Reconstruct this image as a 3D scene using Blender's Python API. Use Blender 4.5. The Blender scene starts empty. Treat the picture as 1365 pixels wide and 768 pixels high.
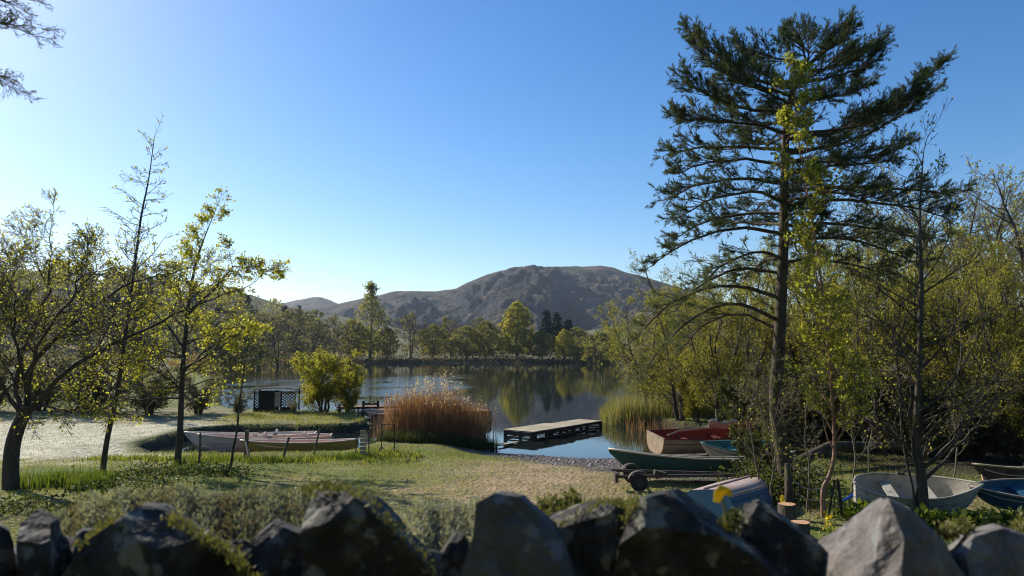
import bpy, math, random
import numpy as np
from mathutils import Vector, Matrix, Euler

# ------------------------------------------------------------------ camera, world, sun, exposure
SC = bpy.context.scene
COL = SC.collection
FPX, CX, CY = 960.0, 682.5, 384.0           # focal length and centre in photograph pixels
CAM = Vector((0, 0, 4.0))
PITCH = math.atan(82 / FPX)
cam = bpy.data.cameras.new('camera'); cam.sensor_width = 36; cam.lens = FPX / 1365 * 36
cam.clip_start = 0.05; cam.clip_end = 12000
cam.dof.use_dof = True; cam.dof.focus_distance = 40; cam.dof.aperture_fstop = 6.5
camo = bpy.data.objects.new('camera', cam); COL.objects.link(camo)
camo.location = CAM; camo.rotation_euler = (math.pi / 2 + PITCH, 0, 0); SC.camera = camo

SUN_AZ, SUN_EL = math.radians(-50), math.radians(31)
world = bpy.data.worlds.new('World'); SC.world = world; world.use_nodes = True
wn = world.node_tree.nodes; wl = world.node_tree.links
bg = wn['Background']; bg.inputs[1].default_value = 0.113
sky = wn.new('ShaderNodeTexSky'); sky.sky_type = 'NISHITA'; sky.sun_disc = False
sky.sun_elevation = SUN_EL; sky.sun_rotation = SUN_AZ; sky.altitude = 200
sky.air_density = 1.0; sky.dust_density = 0.45; sky.ozone_density = 2.5
hsv = wn.new('ShaderNodeHueSaturation'); hsv.inputs['Saturation'].default_value = 1.36; hsv.inputs['Hue'].default_value = 0.505
wl.new(sky.outputs[0], hsv.inputs['Color']); wl.new(hsv.outputs[0], bg.inputs[0])
sund = Vector((math.sin(SUN_AZ) * math.cos(SUN_EL), math.cos(SUN_AZ) * math.cos(SUN_EL), math.sin(SUN_EL)))
sl = bpy.data.lights.new('sun', 'SUN'); sl.energy = 5.0; sl.angle = math.radians(0.55); sl.color = (1, 0.93, 0.82)
slo = bpy.data.objects.new('sun', sl); COL.objects.link(slo); slo.location = (-20, 20, 40)
slo.rotation_euler = sund.to_track_quat('Z', 'Y').to_euler()
SC.view_settings.view_transform = 'Standard'; SC.view_settings.look = 'None'
SC.view_settings.exposure = 0.45; SC.view_settings.gamma = 1.0
SC.render.engine = 'CYCLES'
SC.cycles.max_bounces = 6; SC.cycles.transparent_max_bounces = 8
SC.cycles.diffuse_bounces = 2; SC.cycles.glossy_bounces = 3; SC.cycles.transmission_bounces = 4
SC.cycles.use_denoising = True
SC.cycles.filter_width = 1.1

# ------------------------------------------------------------------ small helpers
rnd = random.Random(7)
rng = np.random.default_rng(7)

def ray(px, py):
    f = Vector((0, math.cos(PITCH), math.sin(PITCH))); u = Vector((0, -math.sin(PITCH), math.cos(PITCH)))
    return f + Vector((1, 0, 0)) * ((px - CX) / FPX) - u * ((py - CY) / FPX)

def W(px, py, d):
    r = ray(px, py); return CAM + r * (d / r.y)

def P(px, py, z=0.0):
    r = ray(px, py); return CAM + r * ((z - CAM.z) / r.z)

_perm = np.random.default_rng(3).random((512, 512))
def vnoise(x, y):
    xi = np.floor(x).astype(int); yi = np.floor(y).astype(int); fx = x - xi; fy = y - yi
    fx = fx * fx * (3 - 2 * fx); fy = fy * fy * (3 - 2 * fy)
    a = _perm[xi % 512, yi % 512]; b = _perm[(xi + 1) % 512, yi % 512]
    c = _perm[xi % 512, (yi + 1) % 512]; d = _perm[(xi + 1) % 512, (yi + 1) % 512]
    return (a * (1 - fx) + b * fx) * (1 - fy) + (c * (1 - fx) + d * fx) * fy
def fbm(x, y, o=4, g=0.5):
    s = 0; a = 1; t = 0
    for k in range(o):
        s = s + a * vnoise(x * 2 ** k + 17 * k, y * 2 ** k + 31 * k); t += a; a *= g
    return s / t
def sstep(a, b, x):
    t = np.clip((x - a) / (b - a), 0, 1); return t * t * (3 - 2 * t)

def np_mesh(name, V, faces, mats=(), smooth=True, midx=None):
    """V (n,3); faces: list of (m,k) index arrays"""
    me = bpy.data.meshes.new(name)
    V = np.asarray(V, dtype=np.float32).reshape(-1, 3)
    faces = [np.asarray(f, dtype=np.int32) for f in faces if len(f)]
    me.vertices.add(len(V)); me.vertices.foreach_set('co', V.ravel())
    tot = sum(f.size for f in faces); npoly = sum(len(f) for f in faces)
    me.loops.add(tot); me.loops.foreach_set('vertex_index', np.concatenate([f.ravel() for f in faces]))
    ls = []; o = 0
    for f in faces:
        ls.append(o + np.arange(len(f)) * f.shape[1]); o += f.size
    me.polygons.add(npoly); me.polygons.foreach_set('loop_start', np.concatenate(ls).astype(np.int32))
    if smooth: me.polygons.foreach_set('use_smooth', np.ones(npoly, dtype=bool))
    for m in mats: me.materials.append(m)
    if midx is not None: me.polygons.foreach_set('material_index', np.asarray(midx, dtype=np.int32))
    me.update(calc_edges=True)
    return me

def link(name, me, parent=None, loc=None, rot=None):
    o = bpy.data.objects.new(name, me); COL.objects.link(o)
    if parent is not None: o.parent = parent
    if loc is not None: o.location = loc
    if rot is not None: o.rotation_euler = rot
    return o

def tag(o, label=None, cat=None, group=None, kind=None):
    if label: o['label'] = label
    if cat: o['category'] = cat
    if group: o['group'] = group
    if kind: o['kind'] = kind
    return o

def thing(name, label, cat, loc=(0, 0, 0), rot=(0, 0, 0), group=None):
    o = bpy.data.objects.new(name, None); COL.objects.link(o); o.empty_display_size = 0.2
    o.location = loc; o.rotation_euler = rot
    return tag(o, label, cat, group)

def kids(o): return [c for c in COL.objects if c.parent == o]
def copy_tree(root, label, loc, rotz=0, scale=1.0, group=None):
    r = root.copy(); COL.objects.link(r); r.location = loc; r.rotation_euler = (0, 0, rotz)
    r.scale = scale if hasattr(scale, '__len__') else (scale,) * 3
    r['label'] = label
    if group: r['group'] = group
    for c in root.children:
        d = c.copy(); COL.objects.link(d); d.parent = r
        for g in c.children:
            e = g.copy(); COL.objects.link(e); e.parent = d
    return r

class MB:
    """collects simple shapes into one mesh"""
    def __init__(s): s.v = []; s.f = []
    def add(s, V, F):
        o = len(s.v); s.v += [tuple(p) for p in V]; s.f += [tuple(i + o for i in f) for f in F]; return s
    def box(s, c, size, rot=None, taper=1.0):
        hx, hy, hz = size[0] / 2, size[1] / 2, size[2] / 2
        M_ = Euler(rot).to_matrix() if rot else Matrix.Identity(3)
        V = []
        for z in (-hz, hz):
            t = taper if z > 0 else 1
            for x, y in ((-hx, -hy), (hx, -hy), (hx, hy), (-hx, hy)): V.append(Vector(c) + M_ @ Vector((x * t, y * t, z)))
        return s.add(V, [(3, 2, 1, 0), (4, 5, 6, 7), (0, 1, 5, 4), (1, 2, 6, 5), (2, 3, 7, 6), (3, 0, 4, 7)])
    def bar(s, a, b, w, h, up=(0, 0, 1)):
        a, b = Vector(a), Vector(b); t = (b - a).normalized(); u = t.cross(Vector(up))
        if u.length < 1e-4: u = Vector((1, 0, 0))
        u.normalize(); v = u.cross(t)
        V = []
        for p in (a, b):
            for x, y in ((-1, -1), (1, -1), (1, 1), (-1, 1)): V.append(p + u * (x * w / 2) + v * (y * h / 2))
        return s.add(V, [(3, 2, 1, 0), (4, 5, 6, 7), (0, 1, 5, 4), (1, 2, 6, 5), (2, 3, 7, 6), (3, 0, 4, 7)])
    def tube(s, pts, rs, k=6, caps=True):
        pts = [Vector(p) for p in pts]; n = len(pts)
        if not hasattr(rs, '__len__'): rs = [rs] * n
        V = []; u = None
        for i, p in enumerate(pts):
            t = (pts[min(i + 1, n - 1)] - pts[max(i - 1, 0)]).normalized()
            ref = Vector((0, 0, 1)) if abs(t.z) < 0.9 else Vector((1, 0, 0))
            if u is None: u = t.cross(ref).normalized()
            else:
                u = (u - t * u.dot(t)); u = u.normalized() if u.length > 1e-5 else t.cross(ref).normalized()
            w = t.cross(u)
            for j in range(k):
                a = 2 * math.pi * j / k; V.append(p + (u * math.cos(a) + w * math.sin(a)) * rs[i])
        F = []
        for i in range(n - 1):
            for j in range(k):
                F.append((i * k + j, i * k + (j + 1) % k, (i + 1) * k + (j + 1) % k, (i + 1) * k + j))
        if caps: F.append(tuple(range(k - 1, -1, -1))); F.append(tuple((n - 1) * k + j for j in range(k)))
        return s.add(V, F)
    def mesh(s, name, mat, smooth=False):
        me = bpy.data.meshes.new(name); me.from_pydata(s.v, [], s.f); me.materials.append(mat) if mat else None
        if smooth: me.polygons.foreach_set('use_smooth', [True] * len(me.polygons))
        me.update(); return me
    def build(s, name, mat, parent=None, smooth=False, loc=None, rot=None):
        return link(name, s.mesh(name, mat, smooth), parent, loc, rot)

# ------------------------------------------------------------------ materials
def mat_base(name):
    m = bpy.data.materials.new(name); m.use_nodes = True
    return m, m.node_tree.nodes, m.node_tree.links, m.node_tree.nodes['Principled BSDF']

def MAT(name, c1, c2=None, scale=4.0, rough=0.8, bump=0.0, detail=6.0, stretch=None, c3=None, spec=0.3, bscale=None, metallic=0.0, randv=0.0, lo=0.35, hi=0.65):
    m, n, l, b = mat_base(name)
    b.inputs['Roughness'].default_value = rough; b.inputs['Specular IOR Level'].default_value = spec
    b.inputs['Metallic'].default_value = metallic
    tc = n.new('ShaderNodeTexCoord'); mp = n.new('ShaderNodeMapping'); l.new(tc.outputs['Object'], mp.inputs[0])
    if stretch: mp.inputs['Scale'].default_value = stretch
    if c2 is None: c2 = tuple(x * 0.7 for x in c1)
    nz = n.new('ShaderNodeTexNoise'); nz.inputs['Scale'].default_value = scale; nz.inputs['Detail'].default_value = detail
    nz.inputs['Roughness'].default_value = 0.65; l.new(mp.outputs[0], nz.inputs['Vector'])
    cr = n.new('ShaderNodeValToRGB'); cr.color_ramp.elements[0].position = lo; cr.color_ramp.elements[1].position = hi
    cr.color_ramp.elements[0].color = (*c1, 1); cr.color_ramp.elements[1].color = (*c2, 1)
    if c3:
        e = cr.color_ramp.elements.new(0.5 * (lo + hi)); e.color = (*c3, 1)
    l.new(nz.outputs[0], cr.inputs[0]); src = cr.outputs[0]
    if randv:
        oi = n.new('ShaderNodeObjectInfo'); hs = n.new('ShaderNodeHueSaturation')
        mr = n.new('ShaderNodeMapRange'); mr.inputs[3].default_value = 1 - randv; mr.inputs[4].default_value = 1 + randv
        l.new(oi.outputs['Random'], mr.inputs[0]); l.new(mr.outputs[0], hs.inputs['Value']); l.new(src, hs.inputs['Color']); src = hs.outputs[0]
    l.new(src, b.inputs['Base Color'])
    if bump:
        n2 = n.new('ShaderNodeTexNoise'); n2.inputs['Scale'].default_value = bscale or scale * 3; n2.inputs['Detail'].default_value = 5
        l.new(mp.outputs[0], n2.inputs['Vector'])
        bp = n.new('ShaderNodeBump'); bp.inputs['Strength'].default_value = 1.0; bp.inputs['Distance'].default_value = bump
        l.new(n2.outputs[0], bp.inputs['Height']); l.new(bp.outputs[0], b.inputs['Normal'])
    return m

def LEAF(name, c1, c2, trans=0.5, tmul=1.6, scale=0.6, rough=0.6, randv=0.12):
    """thin leaves: diffuse front, light shining through"""
    m, n, l, b = mat_base(name)
    geo = n.new('ShaderNodeNewGeometry')
    tc = n.new('ShaderNodeTexCoord')
    nz = n.new('ShaderNodeTexNoise'); nz.inputs['Scale'].default_value = scale; nz.inputs['Detail'].default_value = 3
    l.new(tc.outputs['Object'], nz.inputs['Vector'])
    mx = n.new('ShaderNodeMath'); mx.operation = 'MULTIPLY_ADD'; mx.inputs[1].default_value = 0.5
    l.new(geo.outputs['Random Per Island'], mx.inputs[0]); l.new(nz.outputs[0], mx.inputs[2])
    cr = n.new('ShaderNodeValToRGB'); cr.color_ramp.elements[0].position = 0.45; cr.color_ramp.elements[1].position = 1.0
    cr.color_ramp.elements[0].color = (*c1, 1); cr.color_ramp.elements[1].color = (*c2, 1)
    l.new(mx.outputs[0], cr.inputs[0])
    oi = n.new('ShaderNodeObjectInfo'); hs = n.new('ShaderNodeHueSaturation')
    mr = n.new('ShaderNodeMapRange'); mr.inputs[3].default_value = 1 - randv; mr.inputs[4].default_value = 1 + randv
    l.new(oi.outputs['Random'], mr.inputs[0]); l.new(mr.outputs[0], hs.inputs['Value']); l.new(cr.outputs[0], hs.inputs['Color'])
    b.inputs['Roughness'].default_value = rough; b.inputs['Specular IOR Level'].default_value = 0.25
    l.new(hs.outputs[0], b.inputs['Base Color'])
    tr = n.new('ShaderNodeBsdfTranslucent')
    mm = n.new('ShaderNodeMix'); mm.data_type = 'RGBA'; mm.blend_type = 'MULTIPLY'; mm.inputs[0].default_value = 1
    mm.inputs[7].default_value = (tmul, tmul * 1.0, tmul * 0.5, 1)
    l.new(hs.outputs[0], mm.inputs[6]); l.new(mm.outputs[2], tr.inputs[0])
    ms = n.new('ShaderNodeMixShader'); ms.inputs[0].default_value = trans
    l.new(b.outputs[0], ms.inputs[1]); l.new(tr.outputs[0], ms.inputs[2])
    l.new(ms.outputs[0], n['Material Output'].inputs[0])
    return m

M = {}
M['bark_dark'] = MAT('bark_dark', (0.05, 0.04, 0.03), (0.11, 0.09, 0.07), 6, 0.9, 0.015, stretch=(3, 3, 0.6), bscale=14)
M['twig'] = MAT('twig', (0.06, 0.045, 0.035), (0.12, 0.095, 0.07), 3, 0.85)
M['twig_pale'] = MAT('twig_pale', (0.13, 0.11, 0.08), (0.2, 0.17, 0.12), 3, 0.85)
M['bark_pine'] = MAT('bark_pine', (0.045, 0.034, 0.026), (0.10, 0.10, 0.03), 3.5, 0.9, 0.03, c3=(0.085, 0.06, 0.042), bscale=12, stretch=(1.6, 1.6, 0.7))
M['bark_orange'] = MAT('bark_orange', (0.20, 0.105, 0.06), (0.32, 0.19, 0.12), 5, 0.6, 0.006, stretch=(1, 1, 3))
M['needle'] = LEAF('needle', (0.035, 0.055, 0.026), (0.085, 0.105, 0.045), 0.35, 1.5, 0.8)
M['needle_pale'] = LEAF('needle_pale', (0.07, 0.09, 0.04), (0.12, 0.14, 0.06), 0.35, 1.5, 0.8)
M['leaf_yellow'] = LEAF('leaf_yellow', (0.15, 0.155, 0.024), (0.27, 0.25, 0.04), 0.6, 2.4)
M['leaf_olive'] = LEAF('leaf_olive', (0.11, 0.11, 0.022), (0.2, 0.18, 0.038), 0.6, 2.4)
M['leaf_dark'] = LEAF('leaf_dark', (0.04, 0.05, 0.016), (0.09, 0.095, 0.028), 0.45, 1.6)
M['leaf_lime'] = LEAF('leaf_lime', (0.14, 0.15, 0.022), (0.23, 0.22, 0.035), 0.58, 2.2)
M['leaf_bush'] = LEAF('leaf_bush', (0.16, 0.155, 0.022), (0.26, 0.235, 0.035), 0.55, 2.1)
M['leaf_far'] = LEAF('leaf_far', (0.12, 0.115, 0.035), (0.2, 0.18, 0.05), 0.5, 1.9, 0.15)
M['leaf_far_lime'] = LEAF('leaf_far_lime', (0.16, 0.15, 0.03), (0.26, 0.23, 0.045), 0.55, 2.0, 0.15)
M['leaf_far_grey'] = LEAF('leaf_far_grey', (0.09, 0.083, 0.05), (0.16, 0.145, 0.08), 0.45, 1.7, 0.15)
M['leaf_conifer'] = LEAF('leaf_conifer', (0.015, 0.03, 0.02), (0.035, 0.05, 0.03), 0.2, 1.1, 0.2)
M['leaf_rust'] = LEAF('leaf_rust', (0.13, 0.07, 0.04), (0.2, 0.12, 0.06), 0.4, 1.3)
M['grass'] = LEAF('grass', (0.1, 0.125, 0.02), (0.2, 0.2, 0.04), 0.5, 1.9, 0.5)
M['grass_dry'] = LEAF('grass_dry', (0.24, 0.2, 0.09), (0.34, 0.3, 0.16), 0.4, 1.2, 0.5)
M['grass_iris'] = LEAF('grass_iris', (0.055, 0.085, 0.015), (0.11, 0.14, 0.025), 0.5, 1.6, 0.6)
M['grass_dark'] = LEAF('grass_dark', (0.04, 0.06, 0.018), (0.08, 0.095, 0.03), 0.4, 1.4, 0.6)
M['reed'] = LEAF('reed', (0.22, 0.105, 0.06), (0.42, 0.24, 0.15), 0.4, 1.2, 4)
M['plume'] = LEAF('plume', (0.5, 0.36, 0.3), (0.72, 0.58, 0.5), 0.45, 1.1, 1.5)
M['moss'] = LEAF('moss', (0.11, 0.12, 0.035), (0.24, 0.22, 0.07), 0.3, 1.2, 14)
M['lichen'] = LEAF('lichen', (0.2, 0.205, 0.155), (0.42, 0.41, 0.33), 0.35, 1.2, 9)
M['wood_grey'] = MAT('wood_grey', (0.38, 0.31, 0.2), (0.52, 0.44, 0.29), 5, 0.85, 0.003, stretch=(1, 6, 6), randv=0.18)
M['wood_dark'] = MAT('wood_dark', (0.05, 0.04, 0.03), (0.1, 0.08, 0.06), 5, 0.9, 0.004)
M['wood_red'] = MAT('wood_red', (0.24, 0.12, 0.06), (0.34, 0.18, 0.09), 4, 0.8, 0.003, randv=0.15)
M['post'] = MAT('post', (0.10, 0.08, 0.06), (0.19, 0.16, 0.12), 6, 0.9, 0.006, stretch=(2, 2, 0.5))
M['wood_cut'] = MAT('wood_cut', (0.48, 0.25, 0.13), (0.6, 0.36, 0.2), 12, 0.8, 0.002)
M['iron'] = MAT('iron', (0.03, 0.028, 0.026), (0.07, 0.055, 0.045), 12, 0.7, 0.001, spec=0.4)
M['galv'] = MAT('galv', (0.35, 0.33, 0.28), (0.5, 0.47, 0.4), 20, 0.5, 0, metallic=0.3)
M['rubber'] = MAT('rubber', (0.02, 0.02, 0.02), (0.045, 0.042, 0.04), 9, 0.8)
M['steel'] = MAT('steel', (0.12, 0.1, 0.085), (0.07, 0.05, 0.04), 9, 0.75, metallic=0.2)
def paint(name, c1, c2, dirt, scale=3.5, rough=0.5): return MAT(name, c1, dirt, scale, rough, 0.0015, c3=c2, bscale=30, lo=0.3, hi=0.78)
M['p_pink'] = paint('p_pink', (0.74, 0.52, 0.42), (0.68, 0.48, 0.38), (0.4, 0.27, 0.2))
M['p_pale'] = paint('p_pale', (0.78, 0.68, 0.56), (0.7, 0.6, 0.5), (0.42, 0.34, 0.26))
M['p_yellow'] = paint('p_yellow', (0.46, 0.31, 0.06), (0.42, 0.28, 0.06), (0.22, 0.15, 0.05))
M['p_beige'] = paint('p_beige', (0.42, 0.33, 0.21), (0.33, 0.24, 0.15), (0.06, 0.045, 0.032), 4.0, 0.65)
M['p_red'] = paint('p_red', (0.25, 0.045, 0.028), (0.2, 0.035, 0.022), (0.09, 0.025, 0.016))
M['p_green'] = paint('p_green', (0.02, 0.085, 0.06), (0.025, 0.075, 0.055), (0.04, 0.045, 0.035))
M['p_teal'] = paint('p_teal', (0.06, 0.2, 0.2), (0.08, 0.22, 0.21), (0.05, 0.09, 0.09))
M['p_cream'] = paint('p_cream', (0.62, 0.52, 0.36), (0.55, 0.45, 0.3), (0.3, 0.22, 0.14))
M['p_blue'] = paint('p_blue', (0.03, 0.1, 0.18), (0.04, 0.115, 0.19), (0.08, 0.1, 0.11))
M['p_worn'] = paint('p_worn', (0.34, 0.2, 0.15), (0.42, 0.33, 0.29), (0.24, 0.3, 0.31), 3.2, 0.7)
M['p_white'] = paint('p_white', (0.5, 0.47, 0.4), (0.4, 0.37, 0.3), (0.14, 0.12, 0.08), 4.5, 0.6)
M['p_blue2'] = paint('p_blue2', (0.02, 0.09, 0.16), (0.025, 0.1, 0.17), (0.05, 0.06, 0.06))
M['tarp'] = MAT('tarp', (0.35, 0.37, 0.4), (0.5, 0.52, 0.54), 3, 0.6, 0.01)
M['blue_tube'] = MAT('blue_tube', (0.01, 0.06, 0.4), (0.015, 0.08, 0.45), 5, 0.4)
M['bank'] = MAT('bank', (0.05, 0.04, 0.028), (0.1, 0.08, 0.05), 3, 0.95, 0.03)
def STONE(name, c1, c2, c3, moss):
    m, n, l, b = mat_base(name); b.inputs['Roughness'].default_value = 0.85; b.inputs['Specular IOR Level'].default_value = 0.3
    tc = n.new('ShaderNodeTexCoord'); nz = n.new('ShaderNodeTexNoise'); nz.inputs['Scale'].default_value = 20; nz.inputs['Detail'].default_value = 9
    nz.inputs['Roughness'].default_value = 0.7
    l.new(tc.outputs['Object'], nz.inputs['Vector'])
    cr = n.new('ShaderNodeValToRGB'); cr.color_ramp.elements[0].position = 0.32; cr.color_ramp.elements[1].position = 0.7
    cr.color_ramp.elements[0].color = (*c1, 1); cr.color_ramp.elements[1].color = (*c2, 1)
    e = cr.color_ramp.elements.new(0.5); e.color = (*c3, 1); l.new(nz.outputs[0], cr.inputs[0])
    n2 = n.new('ShaderNodeTexNoise'); n2.inputs['Scale'].default_value = 26; n2.inputs['Detail'].default_value = 9
    l.new(tc.outputs['Object'], n2.inputs['Vector'])
    r2 = n.new('ShaderNodeValToRGB'); r2.color_ramp.elements[0].position = 0.6 - 0.05 * moss; r2.color_ramp.elements[1].position = 0.66 - 0.04 * moss
    l.new(n2.outputs[0], r2.inputs[0])
    mx = n.new('ShaderNodeMix'); mx.data_type = 'RGBA'; l.new(r2.outputs[0], mx.inputs[0]); l.new(cr.outputs[0], mx.inputs[6])
    mx.inputs[7].default_value = (0.17, 0.165, 0.125, 1) if moss > 0.5 else (0.2, 0.2, 0.185, 1)
    l.new(mx.outputs[2], b.inputs['Base Color'])
    n3 = n.new('ShaderNodeTexNoise'); n3.inputs['Scale'].default_value = 40; n3.inputs['Detail'].default_value = 7; l.new(tc.outputs['Object'], n3.inputs['Vector'])
    bp = n.new('ShaderNodeBump'); bp.inputs['Distance'].default_value = 0.02; l.new(n3.outputs[0], bp.inputs['Height']); l.new(bp.outputs[0], b.inputs['Normal'])
    return m
M['stone_a'] = STONE('stone_a', (0.012, 0.011, 0.009), (0.1, 0.088, 0.072), (0.033, 0.029, 0.023), 0.7)
M['stone_b'] = STONE('stone_b', (0.06, 0.058, 0.05), (0.13, 0.125, 0.105), (0.095, 0.09, 0.078), 0.1)
M['stone_c'] = STONE('stone_c', (0.08, 0.07, 0.06), (0.24, 0.21, 0.185), (0.15, 0.13, 0.115), 0.2)
M['pebble'] = MAT('pebble', (0.035, 0.03, 0.028), (0.3, 0.26, 0.235), 9, 0.7, lo=0.35, hi=0.68)

# water: dark, mirror calm with the slightest ripple
def water_mat():
    m, n, l, b = mat_base('lake_water')
    b.inputs['Base Color'].default_value = (0.012, 0.017, 0.016, 1); b.inputs['Roughness'].default_value = 0.015
    b.inputs['IOR'].default_value = 1.333; b.inputs['Specular IOR Level'].default_value = 0.5
    tc = n.new('ShaderNodeTexCoord'); mp = n.new('ShaderNodeMapping'); mp.inputs['Scale'].default_value = (0.8, 1.6, 1)
    l.new(tc.outputs['Object'], mp.inputs[0])
    nz = n.new('ShaderNodeTexNoise'); nz.inputs['Scale'].default_value = 1.6; nz.inputs['Detail'].default_value = 3; l.new(mp.outputs[0], nz.inputs['Vector'])
    bp = n.new('ShaderNodeBump'); bp.inputs['Strength'].default_value = 1
    sx = n.new('ShaderNodeSeparateXYZ'); l.new(tc.outputs['Object'], sx.inputs[0])
    mr = n.new('ShaderNodeMapRange'); mr.interpolation_type = 'SMOOTHSTEP'; mr.inputs[1].default_value = -2; mr.inputs[2].default_value = -9
    my = n.new('ShaderNodeMapRange'); my.interpolation_type = 'SMOOTHSTEP'; my.inputs[1].default_value = 41; my.inputs[2].default_value = 50
    mf = n.new('ShaderNodeMapRange'); mf.interpolation_type = 'SMOOTHSTEP'; mf.inputs[1].default_value = 130; mf.inputs[2].default_value = 85
    pn = n.new('ShaderNodeTexNoise'); pn.inputs['Scale'].default_value = 0.12; pn.inputs['Detail'].default_value = 4; l.new(tc.outputs['Object'], pn.inputs['Vector'])
    pr = n.new('ShaderNodeMapRange'); pr.inputs[1].default_value = 0.35; pr.inputs[2].default_value = 0.6; l.new(pn.outputs[0], pr.inputs[0])
    l.new(sx.outputs[0], mr.inputs[0]); l.new(sx.outputs[1], my.inputs[0]); l.new(sx.outputs[1], mf.inputs[0]); prev = mr.outputs[0]
    for q in (my, mf, pr):
        t_ = n.new('ShaderNodeMath'); t_.operation = 'MULTIPLY'; l.new(prev, t_.inputs[0]); l.new(q.outputs[0], t_.inputs[1]); prev = t_.outputs[0]
    md = n.new('ShaderNodeMath'); md.operation = 'MULTIPLY_ADD'; md.inputs[1].default_value = 0.06; md.inputs[2].default_value = 0.002; l.new(prev, md.inputs[0]); l.new(md.outputs[0], bp.inputs['Distance'])   # a breath of wind ruffles the left arm of the lake
    l.new(nz.outputs[0], bp.inputs['Height']); l.new(bp.outputs[0], b.inputs['Normal'])
    return m
M['water'] = water_mat()

# ground: vertex colour carries what grows where, noise breaks it up
def ground_mat():
    m, n, l, b = mat_base('ground_cover'); b.inputs['Roughness'].default_value = 0.95; b.inputs['Specular IOR Level'].default_value = 0.15
    at = n.new('ShaderNodeAttribute'); at.attribute_name = 'cover'
    tc = n.new('ShaderNodeTexCoord')
    nz = n.new('ShaderNodeTexNoise'); nz.inputs['Scale'].default_value = 3.2; nz.inputs['Detail'].default_value = 10; nz.inputs['Roughness'].default_value = 0.85
    l.new(tc.outputs['Object'], nz.inputs['Vector'])
    mr = n.new('ShaderNodeMapRange'); mr.inputs[1].default_value = 0.3; mr.inputs[2].default_value = 0.7; mr.inputs[3].default_value = 0.4; mr.inputs[4].default_value = 1.6
    l.new(nz.outputs[0], mr.inputs[0])
    hs = n.new('ShaderNodeHueSaturation'); l.new(at.outputs['Color'], hs.inputs['Color']); l.new(mr.outputs[0], hs.inputs['Value'])
    l.new(hs.outputs[0], b.inputs['Base Color'])
    n2 = n.new('ShaderNodeTexNoise'); n2.inputs['Scale'].default_value = 9; n2.inputs['Detail'].default_value = 8; l.new(tc.outputs['Object'], n2.inputs['Vector'])
    bp = n.new('ShaderNodeBump'); bp.inputs['Distance'].default_value = 0.16; l.new(n2.outputs[0], bp.inputs['Height']); l.new(bp.outputs[0], b.inputs['Normal'])
    return m
M['ground'] = ground_mat()
M['petal'] = LEAF('petal', (0.55, 0.4, 0.02), (0.7, 0.55, 0.05), 0.4, 1.0, 3)
M['lichen_brown'] = LEAF('lichen_brown', (0.12, 0.085, 0.045), (0.3, 0.25, 0.13), 0.3, 1.1, 9)
M['wood_black'] = MAT('wood_black', (0.018, 0.016, 0.014), (0.04, 0.036, 0.03), 6, 0.9, 0.003)

# ------------------------------------------------------------------ the ground and the lake
LAKE = np.array([(5, 27.2), (3, 27.0), (1, 27.6), (-0.8, 28.5), (-1.2, 30.5), (-2, 32), (-4, 32.3), (-5.3, 31.5), (-5.5, 29), (-6, 27.8),
    (-8, 27.4), (-13.5, 27.3), (-14.3, 28.6), (-14.4, 33.5), (-13, 34.6), (-9.5, 34.7), (-7.6, 35.5), (-7.3, 37.5), (-8, 40), (-10, 42.3), (-14, 43.5),
    (-17, 45), (-20, 50), (-28, 70), (-45, 110), (-66, 150), (-64, 170), (-54, 188), (-42, 203), (-20, 212), (10, 214), (35, 213), (60, 200), (70, 180),
    (60, 140), (30, 90), (14, 62), (8, 50), (5.4, 44), (5.2, 40.5), (7.5, 38), (9, 35), (8, 31.5), (6, 28.5)])
def lake_sd(x, y):
    """distance to the waterline, positive on land"""
    x = np.asarray(x, float); y = np.asarray(y, float)
    d2 = np.full(x.shape, 1e18); ins = np.zeros(x.shape, bool)
    n = len(LAKE)
    for i in range(n):
        ax, ay = LAKE[i]; bx, by = LAKE[(i + 1) % n]; ex, ey = bx - ax, by - ay
        t = np.clip(((x - ax) * ex + (y - ay) * ey) / (ex * ex + ey * ey), 0, 1)
        d2 = np.minimum(d2, (x - ax - ex * t) ** 2 + (y - ay - ey * t) ** 2)
        c = ((ay > y) != (by > y)) & (x < (bx - ax) * (y - ay) / (by - ay + 1e-12) + ax); ins ^= c
    return np.sqrt(d2) * np.where(ins, -1, 1)
def gravel_mask(x, y):
    return sstep(-3.2, -1.0, x) * (1 - sstep(7.5, 9.5, x)) * (1 - sstep(33, 36, y))
def gravel_width(x): return 0.9 + 1.1 * np.clip(x + 1.5, 0, 6.5)
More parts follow.
